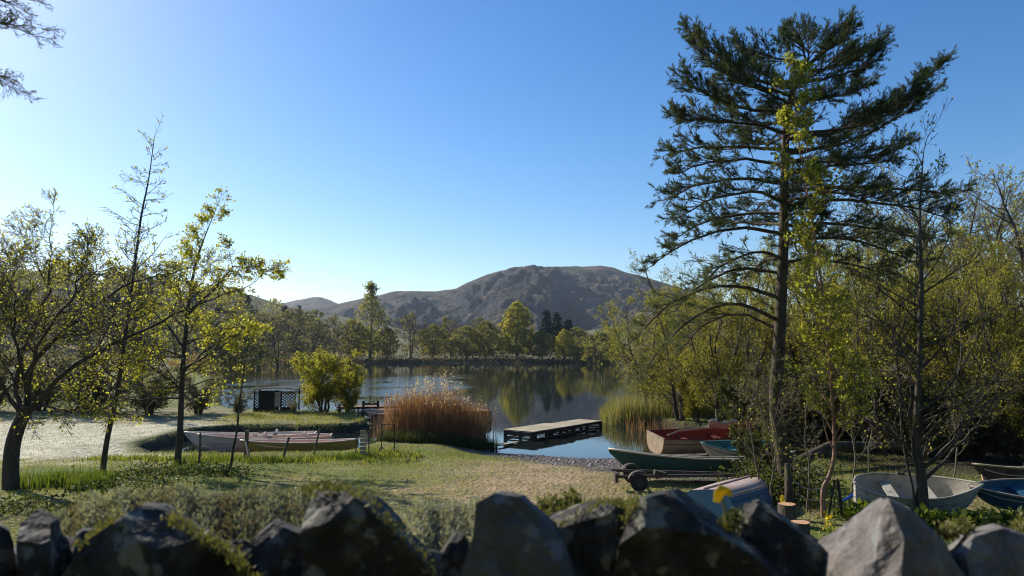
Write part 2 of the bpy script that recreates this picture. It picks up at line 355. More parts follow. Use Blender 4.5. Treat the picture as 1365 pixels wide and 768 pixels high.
def ground_z(x, y):
    x = np.asarray(x, float); y = np.asarray(y, float)
    sd = lake_sd(x, y) + (fbm(x * 0.9, y * 0.9, 3) - 0.5) * 0.5
    g = gravel_mask(x, y)
    hb_ = 0.42 - 0.2 * sstep(-16, -13.5, x) * (1 - sstep(-6.5, -5, x)) * sstep(23, 25.5, y) * (1 - sstep(28, 29, y))
    steep = np.minimum(np.clip(sd * 1.3, -0.7, 0.42), hb_); gentle = np.clip(sd * 0.085, -0.7, 0.42)
    far = sstep(70, 140, y); fs = np.clip(sd * 0.22, -1.5, 1.0)
    z = steep * (1 - g) + gentle * g
    z = z * (1 - far) + fs * far
    land = sstep(0, 1.5, sd)
    z = z + land * 0.022 * np.clip(24 - y, 0, 14)
    z = z + 1.55 * np.clip((9 - y) / 8, 0, 1.5) ** 1.5
    z = z + land * (fbm(x * 0.35, y * 0.35, 4) - 0.5) * 0.22 * (1 - 0.6 * g)
    z = z + land * sstep(5, 40, sd) * (fbm(x * 0.03 + 5, y * 0.03, 3)) * 1.5 * sstep(45, 90, y)
    # wooded hill on the left of the lake, rising ground behind the far shore
    z = z + land * 30 * sstep(-80, -200, x) * sstep(150, 330, y) * (0.7 + 0.6 * fbm(x * 0.012, y * 0.012, 3))
    z = z + land * 10 * sstep(260, 520, y)
    z = z + land * 6 * sstep(14, 60, x) * sstep(30, 80, y)
    z = z + np.clip((-3.5 - y) * 0.75, 0, 13) * (0.8 + 0.4 * fbm(x * 0.2, y * 0.2, 3))   # unseen bank added behind the viewpoint to keep sky light off the wall
    return z
def gz(x, y): return float(ground_z(np.array([x]), np.array([y]))[0])
def G(px, py, it=12):
    """point of the ground seen at a pixel (marching out along the sight line)"""
    r = ray(px, py); lo = None
    ts = np.concatenate([np.arange(6, 60, 0.25), np.arange(60, 400, 2)])
    X = CAM.x + r.x / r.y * ts; Y = ts; Z = CAM.z + r.z / r.y * ts
    h = np.maximum(ground_z(X, Y), 0.0); k = np.argmax(Z < h)
    a, b = ts[max(k - 1, 0)], ts[k]
    for _ in range(it):
        m_ = 0.5 * (a + b)
        if CAM.z + r.z / r.y * m_ < max(gz(r.x / r.y * m_, m_), 0): b = m_
        else: a = m_
    return Vector((r.x / r.y * b, b, max(gz(r.x / r.y * b, b), 0)))

def axis(lo, hi, step, far_lo, far_hi, g=1.12):
    mid = list(np.arange(lo, hi + 1e-6, step)); a = []; s = step; p = lo
    while p > far_lo: s *= g; p -= s; a.append(max(p, far_lo))
    b = []; s = step; p = hi
    while p < far_hi: s *= g; p += s; b.append(min(p, far_hi))
    return np.array(a[::-1] + mid + b)
gx = axis(-20, 20, 0.22, -3000, 3000, 1.09); gy = axis(1.0, 46, 0.22, -60, 3000, 1.06)
GX, GY = np.meshgrid(gx, gy)
GZ = ground_z(GX, GY)
nx, ny = len(gx), len(gy)
idx = np.arange(nx * ny).reshape(ny, nx)
quads = np.stack([idx[:-1, :-1].ravel(), idx[:-1, 1:].ravel(), idx[1:, 1:].ravel(), idx[1:, :-1].ravel()], 1)
me = np_mesh('ground', np.stack([GX.ravel(), GY.ravel(), GZ.ravel()], 1), [quads], [M['ground']])
def lerp3(a, b, t): return a + (b - a) * t[..., None]
sd = lake_sd(GX, GY); n1 = fbm(GX * 0.5, GY * 0.5, 4); n2 = fbm(GX * 1.7 + 9, GY * 1.7, 4)
C = np.zeros(GX.shape + (3,)); C[:] = (0.14, 0.17, 0.038)
C = lerp3(C, np.array((0.24, 0.20, 0.085)), sstep(0.46, 0.68, n1 * 0.6 + n2 * 0.4))
track = np.exp(-((GX - 0.6 - (GY - 19) * 0.16) / 3.4) ** 2) * sstep(10, 15, GY) * (1 - sstep(23.5, 25.5, GY))
C = lerp3(C, np.array((0.36, 0.26, 0.15)), np.clip(track * (0.35 + 1.1 * n2), 0, 1))
gm = gravel_mask(GX, GY) * (1 - sstep(-0.8 + 3.0 * (n2 - 0.5), 0.8 + 3.0 * (n2 - 0.5), sd - gravel_width(GX)))
C = lerp3(C, np.array((0.10, 0.085, 0.075)), gm)
field = sstep(-11.5, -14, GX + (n1 - 0.5) * 4) * sstep(22, 24.5, GY + (n2 - 0.5) * 4) * (1 - sstep(36, 40, GY)) * sstep(0.3, 1.2, sd)
C = lerp3(C, np.array((0.68, 0.63, 0.46)), np.clip(field * (0.55 + 0.9 * (n2 - 0.2)), 0, 1))
pen = sstep(-7, -8, GX) * sstep(34.5, 35.5, GY) * (1 - sstep(44, 46, GY)) * sstep(0.2, 0.6, sd)
C = lerp3(C, np.array((0.30, 0.26, 0.15)), np.clip(pen * (0.2 + 1.2 * (n2 - 0.15)), 0, 1))
bank = np.exp(-((sd - 0.05) / 0.35) ** 2) * (1 - gravel_mask(GX, GY))
C = lerp3(C, np.array((0.05, 0.04, 0.026)), np.clip(bank, 0, 1))
C = lerp3(C, np.array((0.04, 0.04, 0.03)), (sd < -0.02) * 1.0)
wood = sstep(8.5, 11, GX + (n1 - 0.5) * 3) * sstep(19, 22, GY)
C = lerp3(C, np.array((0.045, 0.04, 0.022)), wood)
C = lerp3(C, np.array((0.05, 0.05, 0.028)), sstep(-3.5, -5, GY))  # dark colour for the added light-blocking bank behind the viewpoint
farland = sstep(90, 130, GY)
C = lerp3(C, np.array((0.14, 0.13, 0.06)), farland * (sd > 0))
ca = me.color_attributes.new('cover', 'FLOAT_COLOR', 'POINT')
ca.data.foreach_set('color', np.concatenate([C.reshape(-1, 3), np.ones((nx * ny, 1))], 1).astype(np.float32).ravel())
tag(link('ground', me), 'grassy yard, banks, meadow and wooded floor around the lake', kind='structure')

wm = MB().add([(-110, 20, 0), (110, 20, 0), (110, 230, 0), (-110, 230, 0)], [(0, 1, 2, 3)])
tag(wm.build('water', M['water']), 'calm dark lake mirroring sky and far shore', kind='structure')

# ------------------------------------------------------------------ the fells behind
def fell(name, sil, r0, rr, r1, mat, label, cols=340, rows=150, amp=26, seed=0, spur=None):
    pxs = np.linspace(sil[0][0], sil[-1][0], cols)
    ys = np.interp(pxs, [s[0] for s in sil], [s[1] for s in sil])
    V = []; rs = np.concatenate([np.linspace(r0, rr, int(rows * 0.75)), np.linspace(rr, r1, rows - int(rows * 0.75) + 1)[1:]])
    tx = np.zeros(cols); te = np.zeros(cols)
    for i in range(cols):
        r = ray(pxs[i], ys[i]); tx[i] = r.x / r.y; te[i] = r.z / r.y
    D, TX = np.meshgrid(rs, tx, indexing='ij'); TE = np.broadcast_to(te, D.shape); PX = np.broadcast_to(pxs, D.shape)
    s = (D - r0) / (rr - r0); X = TX * D; Y = D
    H = np.maximum(TE * rr + 4, 2)
    prof = np.where(s < 1, np.clip(s, 0, 1) ** 1.25, 1 - 0.6 * (s - 1))
    nA = fbm(X / 170 + seed, Y / 230, 5, 0.55); nB = 1 - 2 * np.abs(fbm(X / 75 + 7 + seed + Y / 300, Y / 120, 5, 0.6) - 0.5); nC = 1 - 2 * np.abs(fbm(X / 30 + 3, Y / 45, 3) - 0.5)
    env = np.clip(np.sin(np.clip(s, 0, 1) * math.pi * 0.93 + 0.05), 0, 1) * np.clip(H / 120, 0.2, 1) * np.clip((1.02 - s) * 7, 0.04, 1)
    Z = H * prof + (amp * (nA - 0.5) * 2 + amp * 0.8 * (nB - 0.75) + amp * 0.5 * (nC - 0.75)) * env
    Z = Z + (s > 0.9) * (fbm(X / 40, Y / 80, 3) - 0.5) * 5
    if spur is not None: Z = Z + spur(PX, s) * env
    idx = np.arange(D.size).reshape(D.shape)
    q = np.stack([idx[:-1, :-1].ravel(), idx[:-1, 1:].ravel(), idx[1:, 1:].ravel(), idx[1:, :-1].ravel()], 1)
    me = np_mesh(name, np.stack([X.ravel(), Y.ravel(), Z.ravel()], 1), [q], [mat])
    return tag(link(name, me), label, kind='structure')
def fell_mat():
    m, n, l, b = mat_base('fellside'); b.inputs['Roughness'].default_value = 1; b.inputs['Specular IOR Level'].default_value = 0.05
    tc = n.new('ShaderNodeTexCoord'); mp = n.new('ShaderNodeMapping'); mp.inputs['Scale'].default_value = (1, 0.5, 1.6); l.new(tc.outputs['Object'], mp.inputs[0])
    nz = n.new('ShaderNodeTexNoise'); nz.inputs['Scale'].default_value = 0.012; nz.inputs['Detail'].default_value = 11; nz.inputs['Roughness'].default_value = 0.7
    l.new(mp.outputs[0], nz.inputs['Vector'])
    cr = n.new('ShaderNodeValToRGB'); e = cr.color_ramp.elements; e[0].position = 0.33; e[0].color = (0.022, 0.021, 0.019, 1); e[1].position = 0.66; e[1].color = (0.2, 0.145, 0.105, 1)
    k = e.new(0.46); k.color = (0.06, 0.058, 0.035, 1); k = e.new(0.55); k.color = (0.115, 0.088, 0.062, 1)
    l.new(nz.outputs[0], cr.inputs[0])
    ge = n.new('ShaderNodeNewGeometry'); sz = n.new('ShaderNodeSeparateXYZ'); l.new(ge.outputs['Normal'], sz.inputs[0])     # bare crag where the slope is steep
    rk = n.new('ShaderNodeMapRange'); rk.inputs[1].default_value = 0.9; rk.inputs[2].default_value = 0.76; l.new(sz.outputs[2], rk.inputs[0])
    mx = n.new('ShaderNodeMix'); mx.data_type = 'RGBA'; l.new(rk.outputs[0], mx.inputs[0]); l.new(cr.outputs[0], mx.inputs[6]); mx.inputs[7].default_value = (0.045, 0.045, 0.047, 1)
    l.new(mx.outputs[2], b.inputs['Base Color'])
    n2 = n.new('ShaderNodeTexNoise'); n2.inputs['Scale'].default_value = 0.035; n2.inputs['Detail'].default_value = 10; n2.inputs['Roughness'].default_value = 0.65; l.new(mp.outputs[0], n2.inputs['Vector'])
    bp = n.new('ShaderNodeBump'); bp.inputs['Distance'].default_value = 16; l.new(n2.outputs[0], bp.inputs['Height']); l.new(bp.outputs[0], b.inputs['Normal'])
    return m
M['fell'] = fell_mat()
def spur(PX, s):
    # a shoulder that falls away to a gully at px 742, so its right flank lies in shade
    a = np.where(PX < 742, np.exp(-((PX - 690) / 60.0) ** 2) * 1.0, np.exp(-((742 - 690) / 60.0) ** 2) * np.clip(1 - (PX - 742) / 6.0, 0, 1))
    return (a - 0.3) * 50
fell('mountain', [(380, 432), (410, 416), (440, 407), (455, 404), (490, 396), (520, 389), (548, 388), (580, 389), (608, 385), (618, 379), (632, 373), (650, 366), (668, 361), (700, 358), (724, 356), (748, 354), (775, 355),
      (800, 353), (818, 356), (832, 362), (860, 369), (900, 382), (950, 400), (1050, 420), (1200, 430), (1400, 440)], 620, 1750, 2300, M['fell'], 'broad brown fell with craggy top beyond the lake', 440, 260, 56, 0, spur)
fell('hill', [(250, 425), (330, 414), (372, 405), (392, 401), (412, 397), (426, 396), (440, 400), (452, 405), (480, 412), (560, 425)], 1500, 2600, 2850, M['fell'], 'small rounded blue hill far behind the wooded slope', 120, 60, 22, 4)

# ------------------------------------------------------------------ trees
def tubes_mesh(paths, k):
    """paths: list of (pts list, radii list) -> V, quads; grouped by number of points"""
    Vs, Fs = [], []; off = 0; groups = {}
    for p, r in paths: groups.setdefault(len(p), []).append((p, r))
    for n, lst in groups.items():
        A = np.array([[tuple(q) for q in p] for p, _ in lst]); R = np.array([r for _, r in lst]); B = len(lst)
        T = np.gradient(A, axis=1) if n > 2 else np.repeat((A[:, 1:] - A[:, :1]), 2, axis=1)
        T /= np.linalg.norm(T, axis=2, keepdims=True) + 1e-9
        ref = np.where(np.abs(T[:, :1, 2:3]) > 0.85, np.array([[[1.0, 0, 0]]]), np.array([[[0, 0, 1.0]]]))
        U = np.cross(T, np.broadcast_to(ref, T.shape)); U /= np.linalg.norm(U, axis=2, keepdims=True) + 1e-9
        Wv = np.cross(T, U); an = np.arange(k) * 2 * math.pi / k
        ring = A[:, :, None, :] + R[:, :, None, None] * (U[:, :, None, :] * np.cos(an)[None, None, :, None] + Wv[:, :, None, :] * np.sin(an)[None, None, :, None])
        Vs.append(ring.reshape(-1, 3))
        id_ = np.arange(B * n * k).reshape(B, n, k) + off
        a = id_[:, :-1, :]; b = id_[:, 1:, :]
        Fs.append(np.stack([a, np.roll(a, -1, 2), np.roll(b, -1, 2), b], 3).reshape(-1, 4)); off += B * n * k
    return np.concatenate(Vs), Fs

def leaf_mesh(C, size, rng_, elong=1.4, flat=0.0, D=None):
    """rhombic leaves; D optional growing directions"""
    n = len(C); C = np.asarray(C, float)
    u = rng_.normal(size=(n, 3)) if D is None else np.asarray(D) + rng_.normal(size=(n, 3)) * 0.6
    u[:, 2] *= (1 - flat); u /= np.linalg.norm(u, axis=1, keepdims=True) + 1e-9
    w = rng_.normal(size=(n, 3)); w -= u * (w * u).sum(1, keepdims=True); w /= np.linalg.norm(w, axis=1, keepdims=True) + 1e-9
    s = (size * rng_.uniform(0.6, 1.35, (n, 1)))
    V = np.stack([C, C + u * s * elong * 0.5 + w * s * 0.5, C + u * s * elong, C + u * s * elong * 0.5 - w * s * 0.5], 1).reshape(-1, 3)
    return V, [np.arange(4 * n).reshape(n, 4)]

class Tree:
    def __init__(s, seed):
        s.r = random.Random(seed); s.ng = np.random.default_rng(seed); s.trunk = []; s.limb = []; s.branch = []; s.twig = []; s.leaf = []; s.ld = []
    def jit(s, a): return Vector((s.r.gauss(0, a), s.r.gauss(0, a), s.r.gauss(0, a)))
    def spline(s, pts, n=None, wob=0.0):
        """Catmull-Rom through pts"""
        P_ = [Vector(p) for p in pts]; P_ = [P_[0] * 2 - P_[1]] + P_ + [P_[-1] * 2 - P_[-2]]; out = []
        seg = len(P_) - 3; n = n or seg * 4 + 1
        for i in range(n):
            t = i / (n - 1) * seg; k = min(int(t), seg - 1); t -= k; a, b, c, d = P_[k:k + 4]
            q = 0.5 * ((2 * b) + (c - a) * t + (2 * a - 5 * b + 4 * c - d) * t * t + (3 * b - a - 3 * c + d) * t ** 3)
            out.append(q + (s.jit(wob) if 0 < i < n - 1 else Vector()))
        return out
    def stem(s, pts, r0, r1, where='trunk', n=None, wob=0.0, pw=1.0):
        p = s.spline(pts, n, wob); m = len(p)
        rr = [r0 + (r1 - r0) * (i / (m - 1)) ** pw for i in range(m)]
        getattr(s, where).append((p, rr)); return p, rr
    def at(s, p, t):
        f = t * (len(p) - 1); i = min(int(f), len(p) - 2); return p[i].lerp(p[i + 1], f - i), (p[i + 1] - p[i]).normalized()
    def grow(s, pos, d, L, r, lev, o):
        """o: dict wander, up, n (children per level list), ratio, tmin, ang, leaf (per twig), lspread"""
        n = 5 if lev > 0 else 4; d = d.normalized(); pts = [pos.copy()]; q = pos.copy(); st = L / (n - 1)
        for i in range(n - 1):
            d = (d + s.jit(o['wander']) + Vector((0, 0, o['up']))).normalized(); q = q + d * st; pts.append(q.copy())
        rad = [max(r * (1 - 0.8 * i / (n - 1)), o.get('rmin', 0.004)) for i in range(n)]
        (s.branch if lev >= o.get('limb_lev', 2) else s.twig).append((pts, rad))
        if lev > 0:
            for _ in range(o['n'][lev]):
                t = s.r.uniform(o['tmin'], 1) ** 0.9; b, td = s.at(pts, t)
                sd_ = td.cross(Vector((s.r.gauss(0, 1), s.r.gauss(0, 1), s.r.gauss(0, 1)))).normalized()
                a = o['ang'] * s.r.uniform(0.6, 1.25); nd = td * math.cos(a) + sd_ * math.sin(a)
                nd.z *= o.get('zs', 1.0)
                s.grow(b, nd, L * o['ratio'] * s.r.uniform(0.6, 1.2) * (1.15 - 0.5 * t), r * 0.5, lev - 1, o)
        if lev <= o.get('leaf_lev', 0):
            k = o['leaf'] * s.r.uniform(0.3, 1.7); k = int(k) + (s.r.random() < k % 1)
            for _ in range(k):
                b, td = s.at(pts, s.r.uniform(0.2, 1)); s.leaf.append(tuple(b + s.jit(o['lspread']))); s.ld.append(tuple(td))
    def side(s, p, r, n, t0, t1, L0, L1, lev, o, ang=1.1, az=None, rs=0.45):
        """n side branches along a stem from fraction t0 to t1, lengths L0..L1"""
        for i in range(n):
            f = (i + s.r.random()) / n; t = t0 + (t1 - t0) * f; b, td = s.at(p, t)
            a0 = s.r.uniform(0, 2 * math.pi) if az is None else az + s.r.gauss(0, 0.6)
            h = Vector((math.cos(a0), math.sin(a0), 0)); h = (h - td * h.dot(td)).normalized()
            a = ang * s.r.uniform(0.75, 1.2); d = td * math.cos(a) + h * math.sin(a)
            ri = r[min(int(t * (len(r) - 1)), len(r) - 1)]
            L = (L0 + (L1 - L0) * f) * s.r.uniform(0.7, 1.25)
            s.grow(b, d, L, min(ri * rs, 0.012 * L + 0.006), lev, o)
    def build(s, name, label, cat, base, mt, mtw, ml, lsize, elong=1.4, group=None, crown='crown', kt=8, origin=True):
        base = Vector(base); e = thing(name, label, cat, base, group=group)
        def put(nm, V, F, m):
            V = V - np.array(base)[None, :]; q_ = link(nm, np_mesh(nm, V, F, [m]), e)
            if nm in ('branches', 'twigs'): q_['kind'] = 'stuff'
        for q in s.trunk: V, F = tubes_mesh([q], kt); put('trunk', V, F, mt)
        for q in s.limb: V, F = tubes_mesh([q], 6); put('limb', V, F, mt)
        if s.branch: V, F = tubes_mesh(s.branch, 4); put('branches', V, F, mt)
        if s.twig: V, F = tubes_mesh(s.twig, 3); put('twigs', V, F, mtw)
        if s.leaf:
            V, F = leaf_mesh(s.leaf, lsize, s.ng, elong, 0, s.ld); put(crown, V, F, ml)
        return e

def opt(**k):
    o = dict(wander=0.13, up=0.03, n=[0, 5, 4, 4], ratio=0.5, tmin=0.15, ang=0.8, leaf=2.0, lspread=0.02, rmin=0.004); o.update(k); return o

# ---- left group: old leaning alder, slender sapling, leafy young tree
b = G(14, 652); D0 = b.y; t = Tree(11)
w = lambda px, py, dd=0.0: W(px, py, D0 + dd)
o = opt(wander=0.18, n=[0, 10, 8, 4], ratio=0.6, leaf=1.15, ang=0.85, up=0.035, lspread=0.025, rmin=.0045)
p, r = t.stem([b - Vector((0, 0, 0.15)), w(16, 600), w(26, 565), w(40, 540)], 0.19, 0.15, 'trunk', 13)
for pts, r0, n_, L in [
    ([w(38, 545), w(36, 500, .3), w(75, 449, .5), w(120, 415, .6), w(168, 380, .8), w(205, 372, .9), w(262, 356, 1)], 0.105, 15, 1.5),
    ([w(40, 545), w(80, 505, -.4), w(120, 475, -.5), w(165, 452, -.6), w(222, 425, -.8), w(280, 400, -.9), w(330, 382, -1)], 0.095, 15, 1.4),
    ([w(30, 552), w(22, 520, .2), w(30, 470, .4), w(60, 400, .5), w(66, 355, .5), w(68, 305, .4)], 0.10, 15, 1.5),
    ([w(28, 550), w(8, 525, -.2), w(-12, 480, -.3), w(-28, 430, -.3), w(-24, 375, -.2)], 0.09, 12, 1.5),
    ([w(45, 540), w(70, 520, .8), w(105, 505, 1.2), w(150, 492, 1.4)], 0.05, 8, 1.1),
    ([w(48, 535), w(85, 548, -.9), w(110, 545, -1.2), w(148, 540, -1.5)], 0.05, 8, 1.0),
    ([w(40, 535), w(48, 470, -.7), w(95, 400, -1), w(108, 365, -1.1), w(116, 345, -1.2)], 0.07, 13, 1.4),
    ([w(36, 530), w(20, 450, -.8), w(22, 400, -1), w(8, 365, -1)], 0.065, 12, 1.4)]:
    p, r = t.stem(pts, r0 * .72, 0.01, 'limb', len(pts) * 3, 0.03); t.grow(p[-1], p[-1] - p[-2], .8, .01, 2, o); t.side(p, r, n_, 0.22, 1.0, L, L * 0.6, 2, o, 0.95)
t.build('alder_tree', 'thick leaning dark alder with spreading limbs at the frame edge left of the slender sapling', 'tree', b, M['bark_dark'], M['twig'], M['leaf_yellow'], 0.042)

b = G(136, 632); D0 = b.y; t = Tree(12)
o = opt(wander=0.12, n=[0, 8, 5], ratio=0.36, leaf=.9, ang=0.75, up=0.02, lspread=.02)
p, r = t.stem([b - Vector((0, 0, 0.1)), w(143, 585), w(157, 520), w(168, 440), w(177, 375, .1), w(188, 290), w(198, 240), w(206, 182)], 0.085, 0.008, 'trunk', 22)
t.grow(p[-1], p[-1] - p[-2], .7, .008, 1, o); t.side(p, r, 64, 0.25, 0.98, 1.7, 0.45, 1, o, 1.2)
t.side(p, r, 10, 0.28, 0.6, 1.9, 1.3, 2, o, 1.0)
t.build('birch_sapling', 'tall slender dark sapling with sparse twigs reaching highest among the left trees', 'tree', b, M['bark_dark'], M['twig'], M['leaf_yellow'], 0.055)

b = G(236, 620); D0 = b.y; t = Tree(13)
o = opt(wander=0.13, n=[0, 7, 6], ratio=0.5, leaf=3.0, ang=0.85, up=0.01, lspread=0.04)
p, r = t.stem([b - Vector((0, 0, 0.1)), w(240, 575), w(243, 500), w(248, 440), w(255, 380, .1), w(266, 335, .1), w(284, 288)], 0.115, 0.010, 'trunk', 20)
t.side(p, r, 13, 0.22, 0.55, 2.2, 1.8, 2, o, 1.25); t.grow(p[-1], p[-1] - p[-2], .8, .01, 2, o); t.side(p, r, 18, 0.5, 0.99, 1.5, 0.55, 2, o, 0.9)
for pts in ([w(243, 500), w(270, 470, .4), w(300, 452, .6), w(345, 440, .8)], [w(246, 465), w(220, 430, .5), w(190, 405, .7)], [w(250, 420), w(285, 385, -.5), w(320, 355, -.7), w(372, 366, -.9)], [w(242, 520), w(205, 490, -.6), w(185, 480, -.8)]):
    p, r = t.stem(pts, 0.045, 0.008, 'limb', 11, 0.02); t.side(p, r, 9, 0.3, 1, 1.0, 0.6, 2, o, 0.9)
t.build('young_alder', 'young tree thick with backlit yellow leaves beside the pale canoe sterns', 'tree', b, M['bark_dark'], M['twig'], M['leaf_yellow'], 0.058)

b = G(306, 626); D0 = b.y; t = Tree(14)
o = opt(n=[0, 3], ratio=0.4, leaf=0.6)
p, r = t.stem([b, w(314, 585), w(319, 545), w(325, 492), w(332, 455)], 0.045, 0.006, 'trunk', 14, 0.01); t.side(p, r, 14, 0.25, 1, 0.55, 0.3, 1, o, 0.9)
t.build('bare_sapling', 'thin leaning bare stem in front of the pale moored boats', 'tree', b, M['bark_dark'], M['twig'], M['leaf_olive'], 0.05)

for i, (pts, lab) in enumerate([([(1013, 676), (1008, 620), (1000, 560), (1006, 505), (1000, 450)], 'thin bare stem rising just left of the pine foot'), ([(1076, 682), (1079, 630), (1072, 575), (1080, 520), (1090, 470)], 'thin bare stem between the pine and the crooked orange trunk'),
        ([(1030, 684), (1028, 640), (1036, 590), (1026, 540), (1016, 490)], 'thin bare stem crossing in front of the pine trunk'), ([(1135, 660), (1140, 610), (1134, 560), (1142, 500), (1136, 440)], 'thin bare stem behind the rounded end of the white dinghy'),
        ([(1160, 652), (1158, 600), (1166, 550), (1160, 480), (1166, 420)], 'second thin bare stem behind the rounded end of the white dinghy'), ([(1270, 650), (1276, 600), (1270, 540), (1280, 470), (1276, 400)], 'thin bare stem behind the bow of the white dinghy')]):
    b = G(*pts[0]); D0 = b.y; t = Tree(60 + i); o = opt(n=[0, 4, 4], ratio=0.5, leaf=0.5, ang=0.7, up=0.06, wander=.14)
    p, r = t.stem([b - Vector((0, 0, .05))] + [w(x, y) for x, y in pts[1:]], 0.024, 0.006, 'trunk', 16, 0.012); t.side(p, r, 15, 0.2, 1, 0.8, 0.5, 2, o, 0.75)
    t.build('bare_sapling', lab, 'tree', b, M['twig_pale'], M['twig_pale'], M['leaf_olive'], 0.04, group='thin bare stems under the wood')

# a tree standing out of frame on the left, only two boughs of it hang into view
t = Tree(15); b = Vector((-14.2, 12.5, gz(-14.2, 12.5))); D0 = 12.5
o = opt(wander=0.14, n=[0, 7, 6], ratio=0.5, leaf=1.2, ang=0.7, up=0.015, rmin=0.003)
p, r = t.stem([b - Vector((0, 0, 0.2)), b + Vector((0.2, 0, 4)), b + Vector((0.1, 0.1, 8)), b + Vector((0.3, 0, 12))], 0.28, 0.06, 'trunk', 14)
for pts in ([b + Vector((0.1, 0, 6.9)), w(-250, 120), w(-120, 55), w(-20, 30), w(36, 34)], [b + Vector((0.1, 0, 6.3)), w(-220, 150), w(-100, 110), w(-25, 98), w(22, 108)], [b + Vector((0.1, 0, 7.6)), w(-220, 40), w(-90, 5), w(-10, -2), w(14, 4)],
            [b + Vector((0.1, 0, 5.2)), b + Vector((-1.5, .5, 6)), b + Vector((-3, 1, 6.6))], [b + Vector((0.1, 0, 8)), b + Vector((-1, -1.5, 9.2)), b + Vector((-2, -2.4, 10.4))]):
    p, r = t.stem(pts, 0.07, 0.008, 'limb', 14, 0.015); t.side(p, r, 14, 0.45, 1.0, 0.75, 0.45, 2, o, 0.7)
t.build('overhanging_tree', 'bare boughs with swelling buds hanging in at the top of the sky', 'tree', b, M['bark_dark'], M['twig'], M['leaf_dark'], 0.022)

# ---- the pine
def needles_mesh(C, Dv, ng, per=14, L=0.11, wd=0.011):
    C = np.repeat(np.asarray(C), per, 0); Dv = np.repeat(np.asarray(Dv), per, 0); n = len(C)
    u = Dv * 0.75 + ng.normal(size=(n, 3)) * 0.6; u[:, 2] += 0.25; u /= np.linalg.norm(u, axis=1, keepdims=True)
    s = ng.normal(size=(n, 3)); s -= u * (s * u).sum(1, keepdims=True); s /= np.linalg.norm(s, axis=1, keepdims=True)
    c = C + Dv * ng.uniform(-0.06, 0.06, (n, 1)); l = L * ng.uniform(0.7, 1.2, (n, 1))
    V = np.stack([c - s * wd / 2, c + s * wd / 2, c + u * l], 1).reshape(-1, 3)
    return V, [np.arange(3 * n).reshape(n, 3)]
b = G(1050, 668); D0 = b.y; t = Tree(21)
tr, trr = t.stem([b - Vector((0, 0, 0.2)), w(1046, 620), w(1034, 545), w(1039, 450), w(1044, 340), w(1046, 230), w(1050, 150), w(1068, 98), w(1098, 68), w(1112, 38)], 0.20, 0.02, 'trunk', 36, 0.0, 1.0)
tuftC, tuftD, palC, palD = [], [], [], []
def bough(pts, r0, dens=1.0, pale=False, start=0.28, sub=0.75):
    p, r = t.stem(pts, r0, 0.012, 'limb', 12, 0.012)
    L = sum((p[i + 1] - p[i]).length for i in range(len(p) - 1)); n = int(L * 9 * dens) + 4
    C, Dd = (palC, palD) if pale else (tuftC, tuftD)
    for i in range(n):
        f = start + (1 - start) * (i + t.r.random()) / n; q, td = t.at(p, f)
        side = td.cross(Vector((0, 0, 1))).normalized() * (1 if t.r.random() < .5 else -1)
        d = (td * 0.65 + side * t.r.uniform(0.3, 0.9) + Vector((0, 0, t.r.uniform(-0.15, 0.5)))).normalized()
        l = sub * t.r.uniform(0.5, 1.2) * (1.1 - 0.55 * f)
        m_ = q + d * l * 0.5 + Vector((0, 0, 0.02)); e = q + d * l + Vector((0, 0, 0.1 * l))
        t.twig.append(([q, m_, e], [0.012, 0.009, 0.005]))
        for k in range(int(7.5 * dens) + 2):
            g = t.r.uniform(0.25, 1) ** .6; c = (q.lerp(m_, g * 2) if g < .5 else m_.lerp(e, g * 2 - 1))
            s2 = (d + t.jit(0.5)).normalized(); s2.z += 0.15; c2 = c + s2 * t.r.uniform(0.04, 0.24)
            t.twig.append(([c, c2], [0.005, 0.004])); C.append(tuple(c2)); Dd.append(tuple(s2.normalized()))
        C.append(tuple(e)); Dd.append(tuple(d))
TX = lambda py: np.interp(py, [28, 60, 95, 150, 230, 340, 450], [1113, 1100, 1068, 1050, 1046, 1044, 1039])
